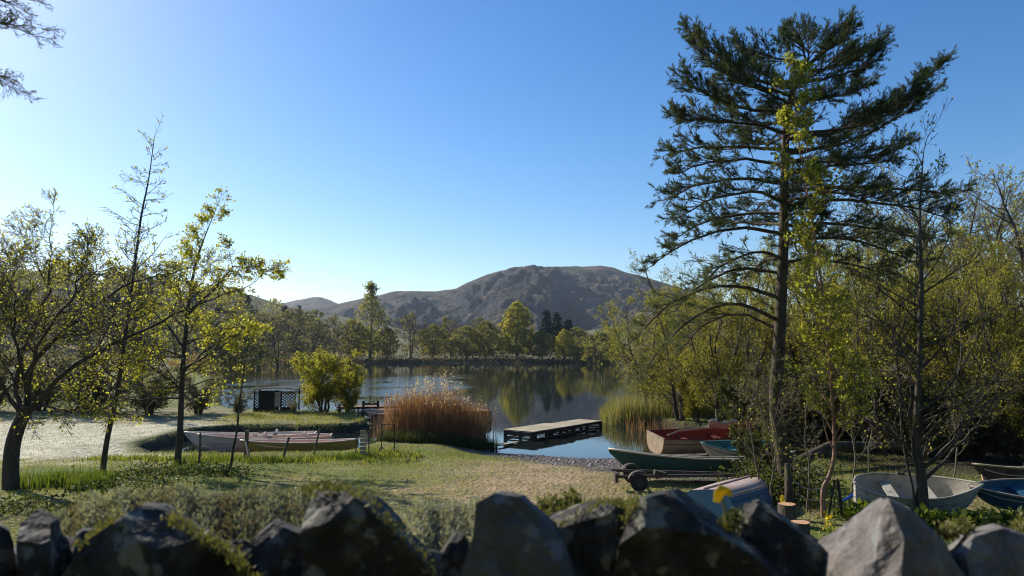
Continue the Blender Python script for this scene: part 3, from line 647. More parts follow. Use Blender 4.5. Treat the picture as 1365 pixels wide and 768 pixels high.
for (y0, tx, ty, dd, sag, r0, dens, pale) in [
    # left side, top to bottom
    (118, 918, 40, .6, 22, .05, 1.15, 0), (128, 930, 66, -.8, 22, .045, 1.15, 0), (110, 985, 62, 1.2, 10, .04, 1.1, 0), (150, 912, 108, .4, 14, .05, 1.2, 0), (140, 965, 95, -1.2, 12, .04, 1.1, 0), (165, 955, 130, 1.4, 8, .04, 1.1, 0),
    (178, 903, 158, -.6, -4, .045, 1.2, 0), (200, 893, 205, 1.0, -14, .05, 1.1, 0), (222, 898, 232, -1.0, -14, .045, 1.1, 0), (245, 890, 265, .3, -22, .05, 1.1, 0), (268, 905, 290, -1.5, -22, .045, 1.0, 0),
    (285, 900, 318, 1.2, -22, .045, 1.0, 0), (312, 868, 356, .0, -34, .05, .9, 0), (300, 960, 300, 2.0, -10, .045, .9, 0), (345, 930, 385, -1.0, -30, .04, .8, 1), (365, 900, 415, .6, -38, .045, .8, 1), (398, 835, 462, .2, -60, .05, .75, 1),
    (428, 850, 505, -.5, -70, .05, .7, 1), (440, 905, 470, .9, -48, .04, .7, 1),
    # right side
    (95, 1168, 62, .5, 10, .04, 1.15, 0), (112, 1162, 85, -.8, 8, .045, 1.2, 0), (130, 1150, 118, 1.0, 4, .045, 1.2, 0), (75, 1130, 45, -.4, 6, .03, 1.1, 0), (92, 1112, 58, .2, 4, .025, 1.1, 0), (90, 1080, 62, -.3, 3, .025, 1.0, 0), (70, 1062, 52, .5, 4, .03, 1.1, 0), (85, 1010, 70, -.3, 6, .035, 1.1, 0),
    (185, 1250, 92, .3, 34, .06, 1.2, 0), (178, 1215, 135, -1.0, 22, .05, 1.2, 0), (200, 1240, 125, 1.0, 28, .05, 1.15, 0), (215, 1205, 195, .2, 10, .05, 1.15, 0), (232, 1190, 215, -1.3, 2, .045, 1.1, 0), (205, 1150, 170, 1.8, 6, .045, 1.15, 0),
    (255, 1276, 262, .6, -14, .055, 1.05, 0), (275, 1262, 290, -.7, -16, .05, 1.0, 0), (300, 1240, 322, 1.2, -18, .05, 1.0, 0), (325, 1215, 350, -.5, -22, .045, .9, 0), (350, 1190, 372, .8, -20, .04, .85, 0), (270, 1150, 262, -1.9, -4, .045, 1.0, 0), (310, 1140, 318, 2.0, -10, .045, .9, 0)]:
    a = W(TX(y0), y0, D0); e = W(tx, ty, D0 + dd * 0.9)
    m1 = a.lerp(e, 0.35) + Vector((0, dd * 0.25, -sag * 0.012)); m2 = a.lerp(e, 0.72) + Vector((0, dd * 0.15, -sag * 0.011))
    bough([a, m1, m2, e], r0, dens * (1 if y0 < 200 else .8), bool(pale))
for k in range(20):   # boughs towards and away from the viewer
    y0 = 85 + k * 13.5; a = W(TX(y0), y0, D0); az = (math.pi / 2 if k % 2 else -math.pi / 2) + t.r.uniform(-0.75, 0.75)
    L = t.r.uniform(1.2, 2.3) if k % 2 else t.r.uniform(.7, 1.3); e = a + Vector((math.cos(az) * L, math.sin(az) * L, t.r.uniform(0, 0.5) if y0 < 200 else t.r.uniform(-0.5, 0.1)))
    bough([a, a.lerp(e, .5) + Vector((0, 0, -0.1 if y0 < 200 else 0.15)), e], .035, 0.95, False, 0.3)
pine = t.build('pine_tree', 'tall dark pine with tiered upswept boughs and mossy trunk above the boats', 'tree', b, M['bark_pine'], M['twig'], M['needle'], 0.1)
V, F = needles_mesh(tuftC, tuftD, t.ng, 19, 0.09, 0.013); V -= np.array(b); link('needles', np_mesh('needles', V, F, [M['needle']], False), pine)
V, F = needles_mesh(palC, palD, t.ng, 13, 0.11, 0.012); V -= np.array(b); tag(link('needles', np_mesh('needles', V, F, [M['needle_pale']], False), pine), 'paler grey-green needles on the drooping lower boughs')

# ---- orange-barked sapling in front of the pine, with lime leaves
b = G(1098, 690); D0 = b.y; t = Tree(22)
o = opt(wander=0.10, n=[0, 6, 6], ratio=0.5, leaf=4.2, ang=0.6, up=0.06, lspread=0.04)
p, r = t.stem([b - Vector((0, 0, 0.1)), w(1097, 668), w(1098, 650), w(1104, 638), w(1111, 615), w(1112, 580), w(1107, 500), w(1101, 430), w(1090, 340), w(1075, 250), w(1063, 180), w(1058, 112)], 0.062, 0.008, 'trunk', 34)
t.grow(p[-1], p[-1] - p[-2], .6, .008, 2, o); t.side(p, r, 46, 0.40, 0.99, 1.3, 0.5, 2, o, 0.62)
t.build('young_birch', 'young tree with crooked orange bark and lime leaves rising before the pine', 'tree', b, M['bark_orange'], M['twig_pale'], M['leaf_lime'], 0.05)

# ---- dark alder on the right with several stems
b = G(1232, 690); D0 = b.y; t = Tree(23)
o = opt(wander=0.11, n=[0, 5, 5], ratio=0.5, leaf=0.8, ang=0.65, up=0.06)
p, r = t.stem([b - Vector((0, 0, 0.1)), w(1229, 640), w(1222, 580), w(1226, 480), w(1228, 380), w(1226, 290), w(1230, 215)], 0.11, 0.012, 'trunk', 24)
t.grow(p[-1], p[-1] - p[-2], 1.0, .012, 2, o); t.side(p, r, 40, 0.18, 0.99, 2.0, 0.8, 2, o, 0.95)
for pts in ([b + Vector((-.1, 0, 0)), w(1213, 640), w(1200, 560), w(1196, 480), w(1192, 420)], [b + Vector((-.05, .1, 0)), w(1222, 630), w(1213, 560), w(1218, 470)], [w(1232, 640), w(1262, 610), w(1290, 580), w(1318, 545), w(1340, 500)], [w(1231, 625), w(1268, 590), w(1282, 560), w(1300, 540)]):
    p, r = t.stem(pts, 0.035, 0.008, 'limb', 14, 0.015); t.side(p, r, 10, 0.3, 1, 0.9, 0.5, 2, o, 0.8)
t.build('dark_alder', 'dark many-stemmed bare alder standing in front of the white dinghy', 'tree', b, M['bark_dark'], M['twig'], M['leaf_olive'], 0.045)

# ---- woodland prototypes on the right bank
def wood_proto(seed, H, stems, spread, leafk, lsize, ml, mtw, name, up=0.05, lev=2, nside=16, low=0.1, cone=0.0, kk=(0, 5, 4)):
    t = Tree(seed); t.trunk = []
    o = opt(wander=0.13, n=list(kk), ratio=0.5, leaf=leafk, ang=0.8, up=up, lspread=0.09, rmin=0.006)
    for i in range(stems):
        a = 2 * math.pi * i / stems + t.r.uniform(-.4, .4); L = spread * t.r.uniform(0.5, 1.1)
        top = Vector((math.cos(a) * L, math.sin(a) * L, H * t.r.uniform(0.72, 0.95)))
        p, r = t.stem([Vector((math.cos(a) * .12, math.sin(a) * .12, -0.25)), top * 0.3 + Vector((-math.cos(a), -math.sin(a), 0)) * L * 0.1 + t.jit(.12), top * 0.65 + t.jit(.25), top], 0.016 * H, 0.012, 'trunk', 16, 0.02)
        t.side(p, r, nside, low, 0.98, H * 0.24, H * 0.12, lev, o, 0.9)
    z = max((c[2] for c in t.leaf), default=H)
    return t, z
PROTO = {}
for key, args in {
    'lime': dict(seed=31, H=8, stems=4, spread=2.4, leafk=7.0, nside=22, kk=(0, 6, 5), lsize=0.047, ml='leaf_olive', mtw='twig', name='alder_tree'),
    'olive': dict(seed=32, H=8, stems=5, spread=2.8, leafk=6.0, nside=20, kk=(0, 6, 5), lsize=0.047, ml='leaf_olive', mtw='twig', name='willow_tree'),
    'bare': dict(seed=33, H=9, stems=2, spread=1.2, leafk=1.0, lsize=0.06, ml='leaf_olive', mtw='twig_pale', name='alder_tree', nside=30, kk=(0, 6, 5)),
    'shrub': dict(seed=34, H=3.6, stems=6, spread=1.7, leafk=4.5, lsize=0.085, ml='leaf_dark', mtw='twig', name='shrub', nside=14, low=0.03, kk=(0, 6, 5)),
    'gshrub': dict(seed=36, H=3.6, stems=6, spread=2.0, leafk=2.2, lsize=0.07, ml='leaf_far_grey', mtw='twig', name='shrub', nside=14, low=0.03, kk=(0, 6, 6)),
    'yshrub': dict(seed=35, H=3.6, stems=6, spread=1.6, leafk=7.5, lsize=0.055, ml='leaf_bush', mtw='twig', name='shrub', nside=13, low=0.14, kk=(0, 6, 5))}.items():
    a = dict(args); t, z = wood_proto(**a); PROTO[key] = (t, z, a)
MADE = {}
def plant(key, x, y, H, label, cat='tree', rot=0.0, wide=1.0, group=None, name=None, sink=0.0):
    t, z, a = PROTO[key]; s = H / z; loc = Vector((x, y, gz(x, y) - sink))
    if key not in MADE:
        e = t.build(name or a['name'], label, cat, (0, 0, 0), M['bark_dark'], M[a['mtw']], M[a['ml']], a['lsize'], group=group)
        e.location = loc; e.rotation_euler = (0, 0, rot); e.scale = (s * wide, s * wide, s); MADE[key] = e; return e
    e = copy_tree(MADE[key], label, loc, rot, (s * wide, s * wide, s), group); e['category'] = cat
    if name: e.name = name
    return e
def plant_px(key, px, d, ytop, label, **k):
    x = ray(px, 466).x * d; z0 = gz(x, d); top = W(px, ytop, d).z
    return plant(key, x, d, top - z0, label, **k)
g = 'trees of the wood on the right bank'
for i, (key, px, d, yt, wide, lab) in enumerate([
    ('olive', 862, 41, 392, 1.0, 'loose olive tree leaning over the reeds nearest the open lake'),
    ('lime', 905, 37, 352, 0.9, 'feathery yellow-green tree between the open water and the pine'),
    ('bare', 880, 44, 330, 1.0, 'pale bare treetop showing against the fell left of the pine'),
    ('olive', 955, 33, 372, 0.9, 'olive tree directly behind the red boat'),
    ('lime', 1000, 36, 330, 0.9, 'yellow-green tree just behind the pine trunk on its lake side'),
    ('olive', 1075, 33, 318, 0.9, 'olive tree filling the gap between pine and orange-barked sapling'),
    ('lime', 1120, 30, 300, 0.85, 'yellow-green tree behind the orange-barked sapling'),
    ('bare', 1160, 34, 262, 1.0, 'bare pale tree under the right tips of the pine'),
    ('olive', 1180, 29, 330, 0.9, 'bushy olive tree between the sapling and the dark alder'),
    ('bare', 1255, 31, 205, 0.9, 'tall bare tree just behind the dark alder'),
    ('lime', 1262, 28, 330, 0.8, 'yellow-green tree behind the white dinghy'),
    ('bare', 1318, 33, 222, 0.9, 'bare tree with open top near the edge of the wood'),
    ('olive', 1322, 27, 320, 0.85, 'olive tree over the leaning plank'),
    ('bare', 1375, 29, 205, 1.0, 'tall bare tree cut by the frame at the far end of the wood'),
    ('lime', 1378, 25, 300, 0.8, 'yellow-green tree cut by the frame above the blue rowing boat'),
    ('olive', 1150, 25.5, 372, 0.8, 'low olive tree between the sapling and the dinghy stern'),
    ('bare', 1205, 30, 235, 1.0, 'bare tree just left of the dark alder'),
    ('olive', 1295, 24.5, 352, 0.8, 'low olive tree above the dinghy bow'),
    ('olive', 1365, 22.5, 330, 0.8, 'nearest olive tree cut by the frame over the old wooden boat'),
    ('bare', 1345, 36, 225, 1.1, 'bare tree between the leaning plank and the frame edge'),
    ('lime', 940, 42, 380, 1.0, 'yellow-green tree at the back of the reed fringe'),
    ('olive', 1040, 45, 330, 1.1, 'olive tree deep in the wood behind the pine'),
    ('lime', 1150, 46, 290, 1.1, 'yellow-green tree deep in the wood behind the sapling'),
    ('olive', 1240, 45, 290, 1.1, 'olive tree deep in the wood behind the dark alder'),
    ('olive', 1345, 44, 270, 1.1, 'olive tree deep in the wood behind the leaning plank')]):
    plant_px(key, px, d, yt, lab, rot=i * 1.7, wide=wide, group=g)
g = 'shrubs under the wood'
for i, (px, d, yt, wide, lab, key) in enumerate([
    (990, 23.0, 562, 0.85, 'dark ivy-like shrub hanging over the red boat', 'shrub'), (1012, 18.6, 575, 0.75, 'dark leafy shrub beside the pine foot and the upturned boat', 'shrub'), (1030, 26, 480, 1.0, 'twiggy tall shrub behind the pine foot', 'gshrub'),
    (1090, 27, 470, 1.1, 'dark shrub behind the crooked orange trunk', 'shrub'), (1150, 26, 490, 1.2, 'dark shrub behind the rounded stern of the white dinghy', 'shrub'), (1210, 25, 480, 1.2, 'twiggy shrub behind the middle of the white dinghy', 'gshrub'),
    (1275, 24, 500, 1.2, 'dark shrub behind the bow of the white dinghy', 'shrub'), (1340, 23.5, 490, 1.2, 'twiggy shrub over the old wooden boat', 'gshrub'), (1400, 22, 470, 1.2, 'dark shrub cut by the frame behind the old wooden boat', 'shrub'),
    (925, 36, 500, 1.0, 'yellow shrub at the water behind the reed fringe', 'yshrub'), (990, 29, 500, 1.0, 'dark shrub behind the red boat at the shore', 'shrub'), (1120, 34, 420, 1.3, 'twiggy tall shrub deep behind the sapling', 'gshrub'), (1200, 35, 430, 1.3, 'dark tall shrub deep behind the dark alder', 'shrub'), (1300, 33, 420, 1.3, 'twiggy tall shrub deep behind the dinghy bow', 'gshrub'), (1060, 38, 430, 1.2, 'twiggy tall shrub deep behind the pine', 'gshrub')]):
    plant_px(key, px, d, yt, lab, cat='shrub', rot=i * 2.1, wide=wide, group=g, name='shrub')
# the bright bush on the spit, shrubs of the left bank
plant_px('yshrub', 434, 41.2, 462, 'bright round yellow-green bush on the spit by the lattice hut', cat='shrub', rot=.6, wide=1.2, name='bush')
plant_px('yshrub', 466, 41.5, 490, 'smaller thin bush at the tip of the spit beside the round bush', cat='shrub', rot=2.6, wide=0.8, name='bush')
g = 'shrubs of the left bank'
for i, (px, d, yt, wide, lab, key) in enumerate([(322, 40, 515, .9, 'low brown shrub left of the lattice hut', 'gshrub'), (270, 41, 488, 1.2, 'dark shrub behind the leafy young tree', 'gshrub'), (205, 40, 470, 1.3, 'dark shrub at the back of the pale field behind the slender sapling', 'gshrub'), (130, 42, 455, 1.3, 'dark shrub at the back of the pale field beside the old alder limbs', 'gshrub'), (60, 43, 450, 1.3, 'dark shrub at the back of the pale field over the old alder trunk', 'gshrub'), (-10, 42, 450, 1.2, 'dark shrub at the frame edge behind the old alder', 'gshrub'), (395, 40.8, 532, .8, 'low brown scrub between the lattice hut and the round bush', 'gshrub'), (455, 41.0, 534, .8, 'low scrub under the bushes at the spit tip', 'gshrub')]):
    plant_px(key, px, d, yt, lab, cat='shrub', rot=i * 1.3 + .4, wide=wide, group=g, name='gshrub')

# ---- far shore trees
def far_proto(seed, H, Wd, kind, ml, n=2600, lsize=0.55):
    t = Tree(seed); ng = t.ng
    o = opt(wander=0.1, n=[0, 5, 4], ratio=0.5, leaf=0, ang=0.8, up=0.06, rmin=0.035, limb_lev=1)
    stems = 1 if kind in ('birch', 'conifer') else 3
    for i in range(stems):
        top = Vector((t.r.uniform(-1, 1) * Wd * 0.2 * (stems > 1), t.r.uniform(-1, 1) * Wd * 0.2 * (stems > 1), H * (0.97 if stems == 1 else 0.8)))
        p, r = t.stem([Vector((0, 0, -.3)), top * 0.35 + t.jit(.15), top * 0.7 + t.jit(.2), top], 0.018 * H, 0.03, 'trunk', 9)
        t.side(p, r, 20 if stems == 1 else 11, 0.2, 0.97, Wd * 0.5, Wd * 0.16 if stems == 1 else Wd * 0.3, 1, o, 1.1 if kind != 'conifer' else 1.5)
    # leaves in clumps through the crown
    nc = n // 14; C = []
    while len(C) < nc:
        z = ng.uniform(0.12, 1.0); a = ng.uniform(0, 2 * math.pi); q = math.sqrt(ng.uniform(0.05, 1))
        if kind == 'birch': rad = np.interp(z, [0.1, 0.3, 0.6, 0.85, 1], [0.35, 1, 0.7, 0.3, 0.06])
        elif kind == 'willow': rad = np.interp(z, [0.1, 0.35, 0.7, 0.9, 1], [0.85, 1, 0.85, 0.5, 0.1])
        elif kind == 'conifer': rad = np.interp(z, [0.1, 0.25, 1], [0.5, 1, 0.03])
        else: rad = np.interp(z, [0.1, 0.3, 0.65, 0.9, 1], [0.55, 0.95, 1, 0.6, 0.15])
        rad *= 0.75 + 0.5 * vnoise(np.array([a * 1.6 + seed]), np.array([z * 5.0]))[0]
        C.append((math.cos(a) * q * rad * Wd / 2, math.sin(a) * q * rad * Wd / 2, z * H))
    C = np.repeat(np.array(C), 14, 0); C += ng.normal(size=C.shape) * np.array([.42, .42, .38]) * H / 18
    t.leaf = [tuple(c) for c in C]; t.ld = [(0, 0, -1.0 if kind == 'willow' else 0.3)] * len(C)
    return t, H, ml, lsize
FAR = {'birch': far_proto(51, 18, 11, 'birch', 'leaf_far', 3200, 0.36), 'willow': far_proto(52, 18, 12, 'willow', 'leaf_far_lime', 5200, 0.5), 'round': far_proto(53, 11, 11, 'round', 'leaf_far', 3400, 0.42),
       'grey': far_proto(54, 12, 9, 'round', 'leaf_far_grey', 1500, 0.3), 'conifer': far_proto(55, 13, 6, 'conifer', 'leaf_conifer', 2600, 0.5)}
FMADE = {}
def far_tree(kind, px, d, ytop, wide, label, rot, group, name):
    t, H, ml, ls = FAR[kind]; x = ray(px, 466).x * d; z0 = gz(x, d); s = (W(px, ytop, d).z - z0) / H
    if kind not in FMADE:
        e = t.build(name, label, 'tree', (0, 0, 0), M['bark_dark'], M['twig'], M[ml], ls, 1.3, group, kt=6); FMADE[kind] = e
        e.location = (x, d, z0); e.rotation_euler = (0, 0, rot); e.scale = (s * wide, s * wide, s)
    else: e = copy_tree(FMADE[kind], label, (x, d, z0), rot, (s * wide, s * wide, s), group); e.name = name
    return e
g = 'trees along the far shore'
for i, (k, px, d, yt, wd, lab, nm) in enumerate([
    ('birch', 494, 216, 379, 1.05, 'tallest far birch with a thin grey top, standing alone at the far waterline', 'birch_tree'),
    ('willow', 689, 224, 404, 1.05, 'large bright willow with full round crown on the far shore', 'willow_tree'),
    ('grey', 548, 222, 418, 1.1, 'grey half-bare far tree just right of the tallest birch', 'bare_tree'),
    ('round', 578, 226, 434, 1.0, 'low olive far tree beside the grey half-bare tree', 'leafy_tree'),
    ('grey', 602, 232, 426, 1.0, 'pale grey far tree midway between birch and willow', 'bare_tree'),
    ('birch', 593, 240, 424, 0.8, 'small pointed far birch midway between the tallest birch and the willow', 'birch_tree'),
    ('round', 622, 222, 436, 1.1, 'wide olive far tree left of the bright willow', 'leafy_tree'),
    ('round', 648, 228, 430, 0.9, 'olive far tree touching the left side of the bright willow', 'leafy_tree'),
    ('grey', 640, 240, 424, 1.1, 'thin grey treetop behind the olive trees left of the willow', 'bare_tree'),
    ('round', 722, 220, 442, 1.1, 'olive far tree touching the right side of the bright willow', 'leafy_tree'),
    ('willow', 752, 222, 440, 1.2, 'low spreading lime tree at the waterline right of the bright willow', 'willow_tree'),
    ('round', 778, 214, 450, 1.1, 'rightmost low olive tree on the open far shore', 'leafy_tree'),
    ('round', 800, 205, 444, 1.2, 'olive far tree half hidden by the near right-bank foliage', 'leafy_tree'),
    ('conifer', 728, 260, 416, 1.0, 'dark conifer behind the willow, first of the dark row', 'conifer_tree'),
    ('conifer', 742, 265, 419, 1.1, 'dark conifer in the middle of the dark row behind the willow', 'conifer_tree'),
    ('conifer', 758, 262, 428, 1.3, 'dark conifer at the lower end of the dark row', 'conifer_tree'),
    ('round', 768, 255, 438, 1.2, 'dull far tree beneath the last dark conifer', 'leafy_tree'),
    ('round', 470, 214, 428, 0.95, 'olive tree crowding the left foot of the tallest birch', 'leafy_tree'),
    ('round', 516, 218, 438, 0.8, 'olive tree at the right foot of the tallest birch', 'leafy_tree'),
    ('grey', 446, 206, 422, 1.0, 'grey bare tree left of the tallest birch', 'bare_tree'),
    ('grey', 420, 198, 414, 1.1, 'grey bare tree above the round bush', 'bare_tree'),
    ('grey', 396, 190, 412, 1.0, 'grey bare tree left of those above the round bush', 'bare_tree'),
    ('grey', 372, 168, 424, 1.2, 'dark bare tree on the left shore above the lattice hut', 'bare_tree'),
    ('grey', 345, 160, 418, 1.2, 'dark bare tree on the left shore behind the bare sapling', 'bare_tree'),
    ('round', 312, 150, 432, 1.2, 'dull olive tree on the left shore behind the leafy young tree', 'leafy_tree'),
    ('grey', 285, 145, 420, 1.3, 'dark bare tree on the left shore farthest from the birch', 'bare_tree')]):
    far_tree(k, px, d, yt, wd, lab, i * 1.1, g, nm)
# far-off wood on the left hill: one mass
def mass(name, label, protos, spots):
    Vs, Fs, mi, off = [], [], [], 0; mats = []
    for k in protos: mats.append(M[FAR[k][2]])
    base = []
    for k in protos:
        t, H, ml, ls = FAR[k]; sub = rng.choice(len(t.leaf), min(len(t.leaf), 320), replace=False)
        base.append((leaf_mesh(np.array(t.leaf)[sub], ls * 1.9, rng, 1.3), tubes_mesh([(p, r) for p, r in t.trunk], 4), H))
    mats.append(M['bark_dark'])
    for (k, x, y, z, h, wd) in spots:
        (LV, LF), (TV, TF), H = base[k]; s = h / H; a = rng.uniform(0, 6.28); c, sn = math.cos(a), math.sin(a)
        for V, F, m_ in ((LV, LF, k), (TV, TF, len(mats) - 1)):
            X = (V[:, 0] * c - V[:, 1] * sn) * s * wd + x; Y = (V[:, 0] * sn + V[:, 1] * c) * s * wd + y; Z = V[:, 2] * s + z
            Vs.append(np.stack([X, Y, Z], 1)); f = np.concatenate(F) + off; Fs.append(f); off += len(V); mi.append(np.full(len(f), m_))
    me = np_mesh(name, np.concatenate(Vs), [np.concatenate(Fs)], mats, True, np.concatenate(mi))
    return tag(link(name, me), label, kind='stuff')
spots = []
for i in range(230):
    d = rng.uniform(190, 430); px = rng.uniform(-160, 440 - (d - 190) * 0.05); x = ray(px, 466).x * d
    if lake_sd(np.array([x]), np.array([d]))[0] < 6: continue
    spots.append((int(rng.integers(0, 4)), x, d, gz(x, d) - .3, rng.uniform(9, 15), rng.uniform(.9, 1.3)))
for i in range(60):
    d = rng.uniform(238, 330); px = rng.uniform(430, 900); x = ray(px, 466).x * d
    spots.append((int(rng.integers(0, 3)), x, d, gz(x, d) - .3, rng.uniform(6, 10), rng.uniform(1, 1.4)))
mass('forest', 'hazy mixed wood covering the slope left of the lake and the land behind the far shore', ['grey', 'round', 'grey', 'conifer'], [(s[0], *s[1:]) for s in spots])
# brown reed and bramble edge along the far waterline
k = rng.integers(25, 33, 9000); f = rng.random((9000, 1)); q = LAKE[k - 1] + (LAKE[k] - LAKE[k - 1]) * f
u = q - np.array((0, 150.0)); q = q + u / np.linalg.norm(u, axis=1, keepdims=True) * rng.uniform(0.2, 5, (9000, 1))
C = np.stack([q[:, 0], q[:, 1], np.maximum(0, ground_z(q[:, 0], q[:, 1])) + rng.random(9000) ** 2 * rng.choice([0.8, 1.6, 2.6], 9000)], 1)
V, F = leaf_mesh(np.array(C), 0.4, rng, 1.5)
tag(link('undergrowth', np_mesh('undergrowth', V, F, [M['leaf_rust'], M['leaf_far']], True, (rng.random(len(C)) < 0.3).astype(int))), 'low rusty brown scrub lining the far waterline', kind='stuff')

# ------------------------------------------------------------------ boats
def boat(name, label, stern, bow, B, H, outer, inner, gun, tw=0.7, heel=0.0, lift=0.0, sb=0.16, ss=0.04, double=False, thwarts=(0.3, 0.6), flip=False, full=0.6, pitch=0.0, bottom=None, backs=(), rake=0.25, strake=None, group=None, tmat=None, round_=False):
    S, Bw = Vector(stern), Vector(bow); d = Bw - S; L = math.hypot(d.x, d.y); rz = math.atan2(-d.x, d.y)
    e = thing(name, label, 'boat', (S.x, S.y, S.z + lift + (H if flip else 0)), (pitch, heel + (math.pi if flip else 0), rz), group)
    n, m_ = 24, 15; ts = np.linspace(0, 1, n); As = np.linspace(-1, 1, m_)
    def prof(t):
        if round_ and t < 0.42: return max(1 - (1 - t / 0.42) ** 2.8, 0.0) ** 0.55 + 0.02
        if double: return max(1 - abs(2 * t - 1) ** 2.6, 0.0) ** 0.85 + 0.006
        if t < 0.42: return tw + (1 - tw) * math.sin(math.pi / 2 * t / 0.42)
        return max(1 - ((t - 0.42) / 0.58) ** 2.3, 0) + 0.012
    def pt(t, a, off=0.0):
        hb = max(B / 2 * prof(t) - off, 0.004)
        sh = H + sb * max((t - 0.42) / 0.58, 0) ** 2 + ss * max((0.42 - t) / 0.42, 0) ** 2
        kz = sh * 0.85 * max((t - 0.8) / 0.2, 0) ** 2.2 + (sh * 0.8 * max((0.2 - t) / 0.2, 0) ** 2.2 if double else 0) + off * 1.3
        th = abs(a) * math.pi / 2
        x = math.copysign(hb * math.sin(th) ** full, a) if a else 0
        z = kz + (sh - kz) * (1 - math.cos(th)) ** 1.15
        return Vector((x, t * L + rake * (z / H - 1) * max(t - 0.75, 0) * 2 , z))
    def shell(off, cond=None):
        V = [pt(t, a, off) for t in ts for a in As]
        F = [(i * m_ + j, i * m_ + j + 1, (i + 1) * m_ + j + 1, (i + 1) * m_ + j) for i in range(n - 1) for j in range(m_ - 1) if cond is None or cond(j)]
        return V, F
    out = MB()
    if bottom is None:
        out.add(*shell(0)); out.build('hull', outer, e, True)
    else:
        MB().add(*shell(0, lambda j: not 3 <= j < m_ - 4)).build('hull_side', outer, e, True); MB().add(*shell(0, lambda j: 3 <= j < m_ - 4)).build('hull_bottom', bottom, e, True)
        k = MB().tube([pt(t, 0) + Vector((0, 0, -0.012)) for t in ts[:-2]], 0.028, 5); k.build('keel', bottom, e)
        for sg in (-1, 1):
            for a_ in (.86, .7, .5): MB().tube([pt(t, sg * a_) + Vector((sg * .004, 0, 0)) for t in ts[:-1]], .011, 4).build('plank_edge', bottom if a_ == .5 else outer, e, True)
    MB().add(*shell(0.028)).build('lining', inner, e, True)
    if not double:
        sec = [pt(0, a) for a in As]; sec2 = [p + Vector((0, 0.03, 0)) for p in sec]
        tm = MB().add(sec, [tuple(range(m_))]); tm.add(sec2, [tuple(range(m_ - 1, -1, -1))]); tm.bar(sec[0] + Vector((0, .015, .005)), sec[-1] + Vector((0, .015, .005)), 0.05, 0.03); tm.build('transom', tmat or outer, e)
    for sg in (-1, 1):
        MB().tube([pt(t, sg) + Vector((sg * 0.012, 0, 0.004)) for t in ts], 0.024, 5).build('gunwale', gun, e, True)
    if bottom is None and not double:
        for sg in (-1, 1):
            for a_, m2 in ((.84, gun), (.66, outer), (.5, outer)):      # rubbing strake and lapped plank edges
                MB().tube([pt(t, sg * a_) + Vector((sg * .004, 0, 0)) for t in ts[:-1]], .014 if m2 is gun else .009, 4).build('plank_edge', m2, e, True)
        for sg in (-1, 1):
            q_ = pt(.45, sg); MB().box(q_ + Vector((0, 0, .03)), (.05, .14, .04)).box(q_ + Vector((0, -.05, .07)), (.02, .02, .07)).box(q_ + Vector((0, .05, .07)), (.02, .02, .07)).build('rowlock', M['iron'], e)
    if strake:
        for sg in (-1, 1):
            q = MB(); V = []
            for t in ts: V += [pt(t, sg * 0.995) + Vector((sg * 0.012, 0, -0.002)), pt(t, sg * 0.82) + Vector((sg * 0.012, 0, 0))]
            q.add(V, [(2 * i, 2 * i + 1, 2 * i + 3, 2 * i + 2) for i in range(n - 1)]); q.build('strake', strake, e, True)
    for t in thwarts:
        c = pt(t, 1); hb = B / 2 * prof(t) * 0.93
        MB().box((0, t * L, c.z * 0.66), (2 * hb, 0.2, 0.03)).build('seat', inner, e)
    for t in backs:
        hb = B / 2 * prof(t) * 0.8; V = [Vector((hb * math.cos(a) , t * L, H * 0.8 + 0.34 * math.sin(a))) for a in np.linspace(0, math.pi, 12)]
        q = MB(); V2 = [v + Vector((0, 0.04, 0)) for v in V]
        q.add(V + V2, [tuple(range(12)), tuple(range(23, 11, -1))] + [(i, i + 12, i + 13, i + 1) for i in range(11)]); q.build('backrest', outer, e)
    return e
V3 = lambda x, y, z=0.0: Vector((x, y, z))
gm_ = 'boats moored in the inlet'
boat('rowing_boat', 'pale off-white rowing boat behind the pink one, its end nearest the leafy young tree', V3(-8.2, 30.5, -.12), V3(-13.3, 29.7, -.12), 1.25, 0.62, M['p_pale'], M['p_pale'], M['p_pale'], backs=(0.3,), group=gm_)
boat('rowing_boat', 'pinkish rowing boat with rounded bow floating between the pale and the yellow boat', V3(-7.3, 29.5, -.12), V3(-12.35, 28.75, -.12), 1.2, 0.64, M['p_pink'], M['p_pink'], M['p_pale'], backs=(0.2, 0.5), group=gm_)
boat('canoe', 'long yellow canoe nearest the grassy edge of the inlet', V3(-5.95, 28.35, -.1), V3(-10.4, 28.0, -.1), 0.85, 0.5, M['p_yellow'], M['p_pink'], M['p_pale'], lift=.06, double=True, sb=0.08, ss=0.08, thwarts=(0.25, 0.5, 0.75), group=gm_)
def on(px, py, dz=0.0): p = G(px, py); return p + Vector((0, 0, dz))
s = on(873, 613); boat('rowing_boat', 'large beige rowing boat with red inside, heeled over at the shingle edge', s + V3(0, 0.1, .1), s + V3(4.2, 1.5, .1), 1.55, 0.62, M['p_beige'], M['p_red'], M['p_red'], tw=0.78, heel=0.13, lift=0.12, sb=0.42, tmat=M['p_beige'])
s = on(935, 619); boat('dinghy', 'small cream dinghy with teal rim half hidden behind the green canoe', s + V3(2.7, .35, .08), s + V3(0, 0, .08), 1.1, 0.42, M['p_cream'], M['p_teal'], M['p_teal'], heel=-0.2, lift=0.05)
s = on(813, 641); boat('canoe', 'dark green canoe lying behind the little trailer', s + V3(4.9, -.15, .12), s + V3(0.05, 0.1, .12), 0.95, 0.46, M['p_green'], M['p_green'], M['p_cream'], double=True, sb=0.24, ss=0.2, thwarts=(0.3, 0.7), heel=0.1)
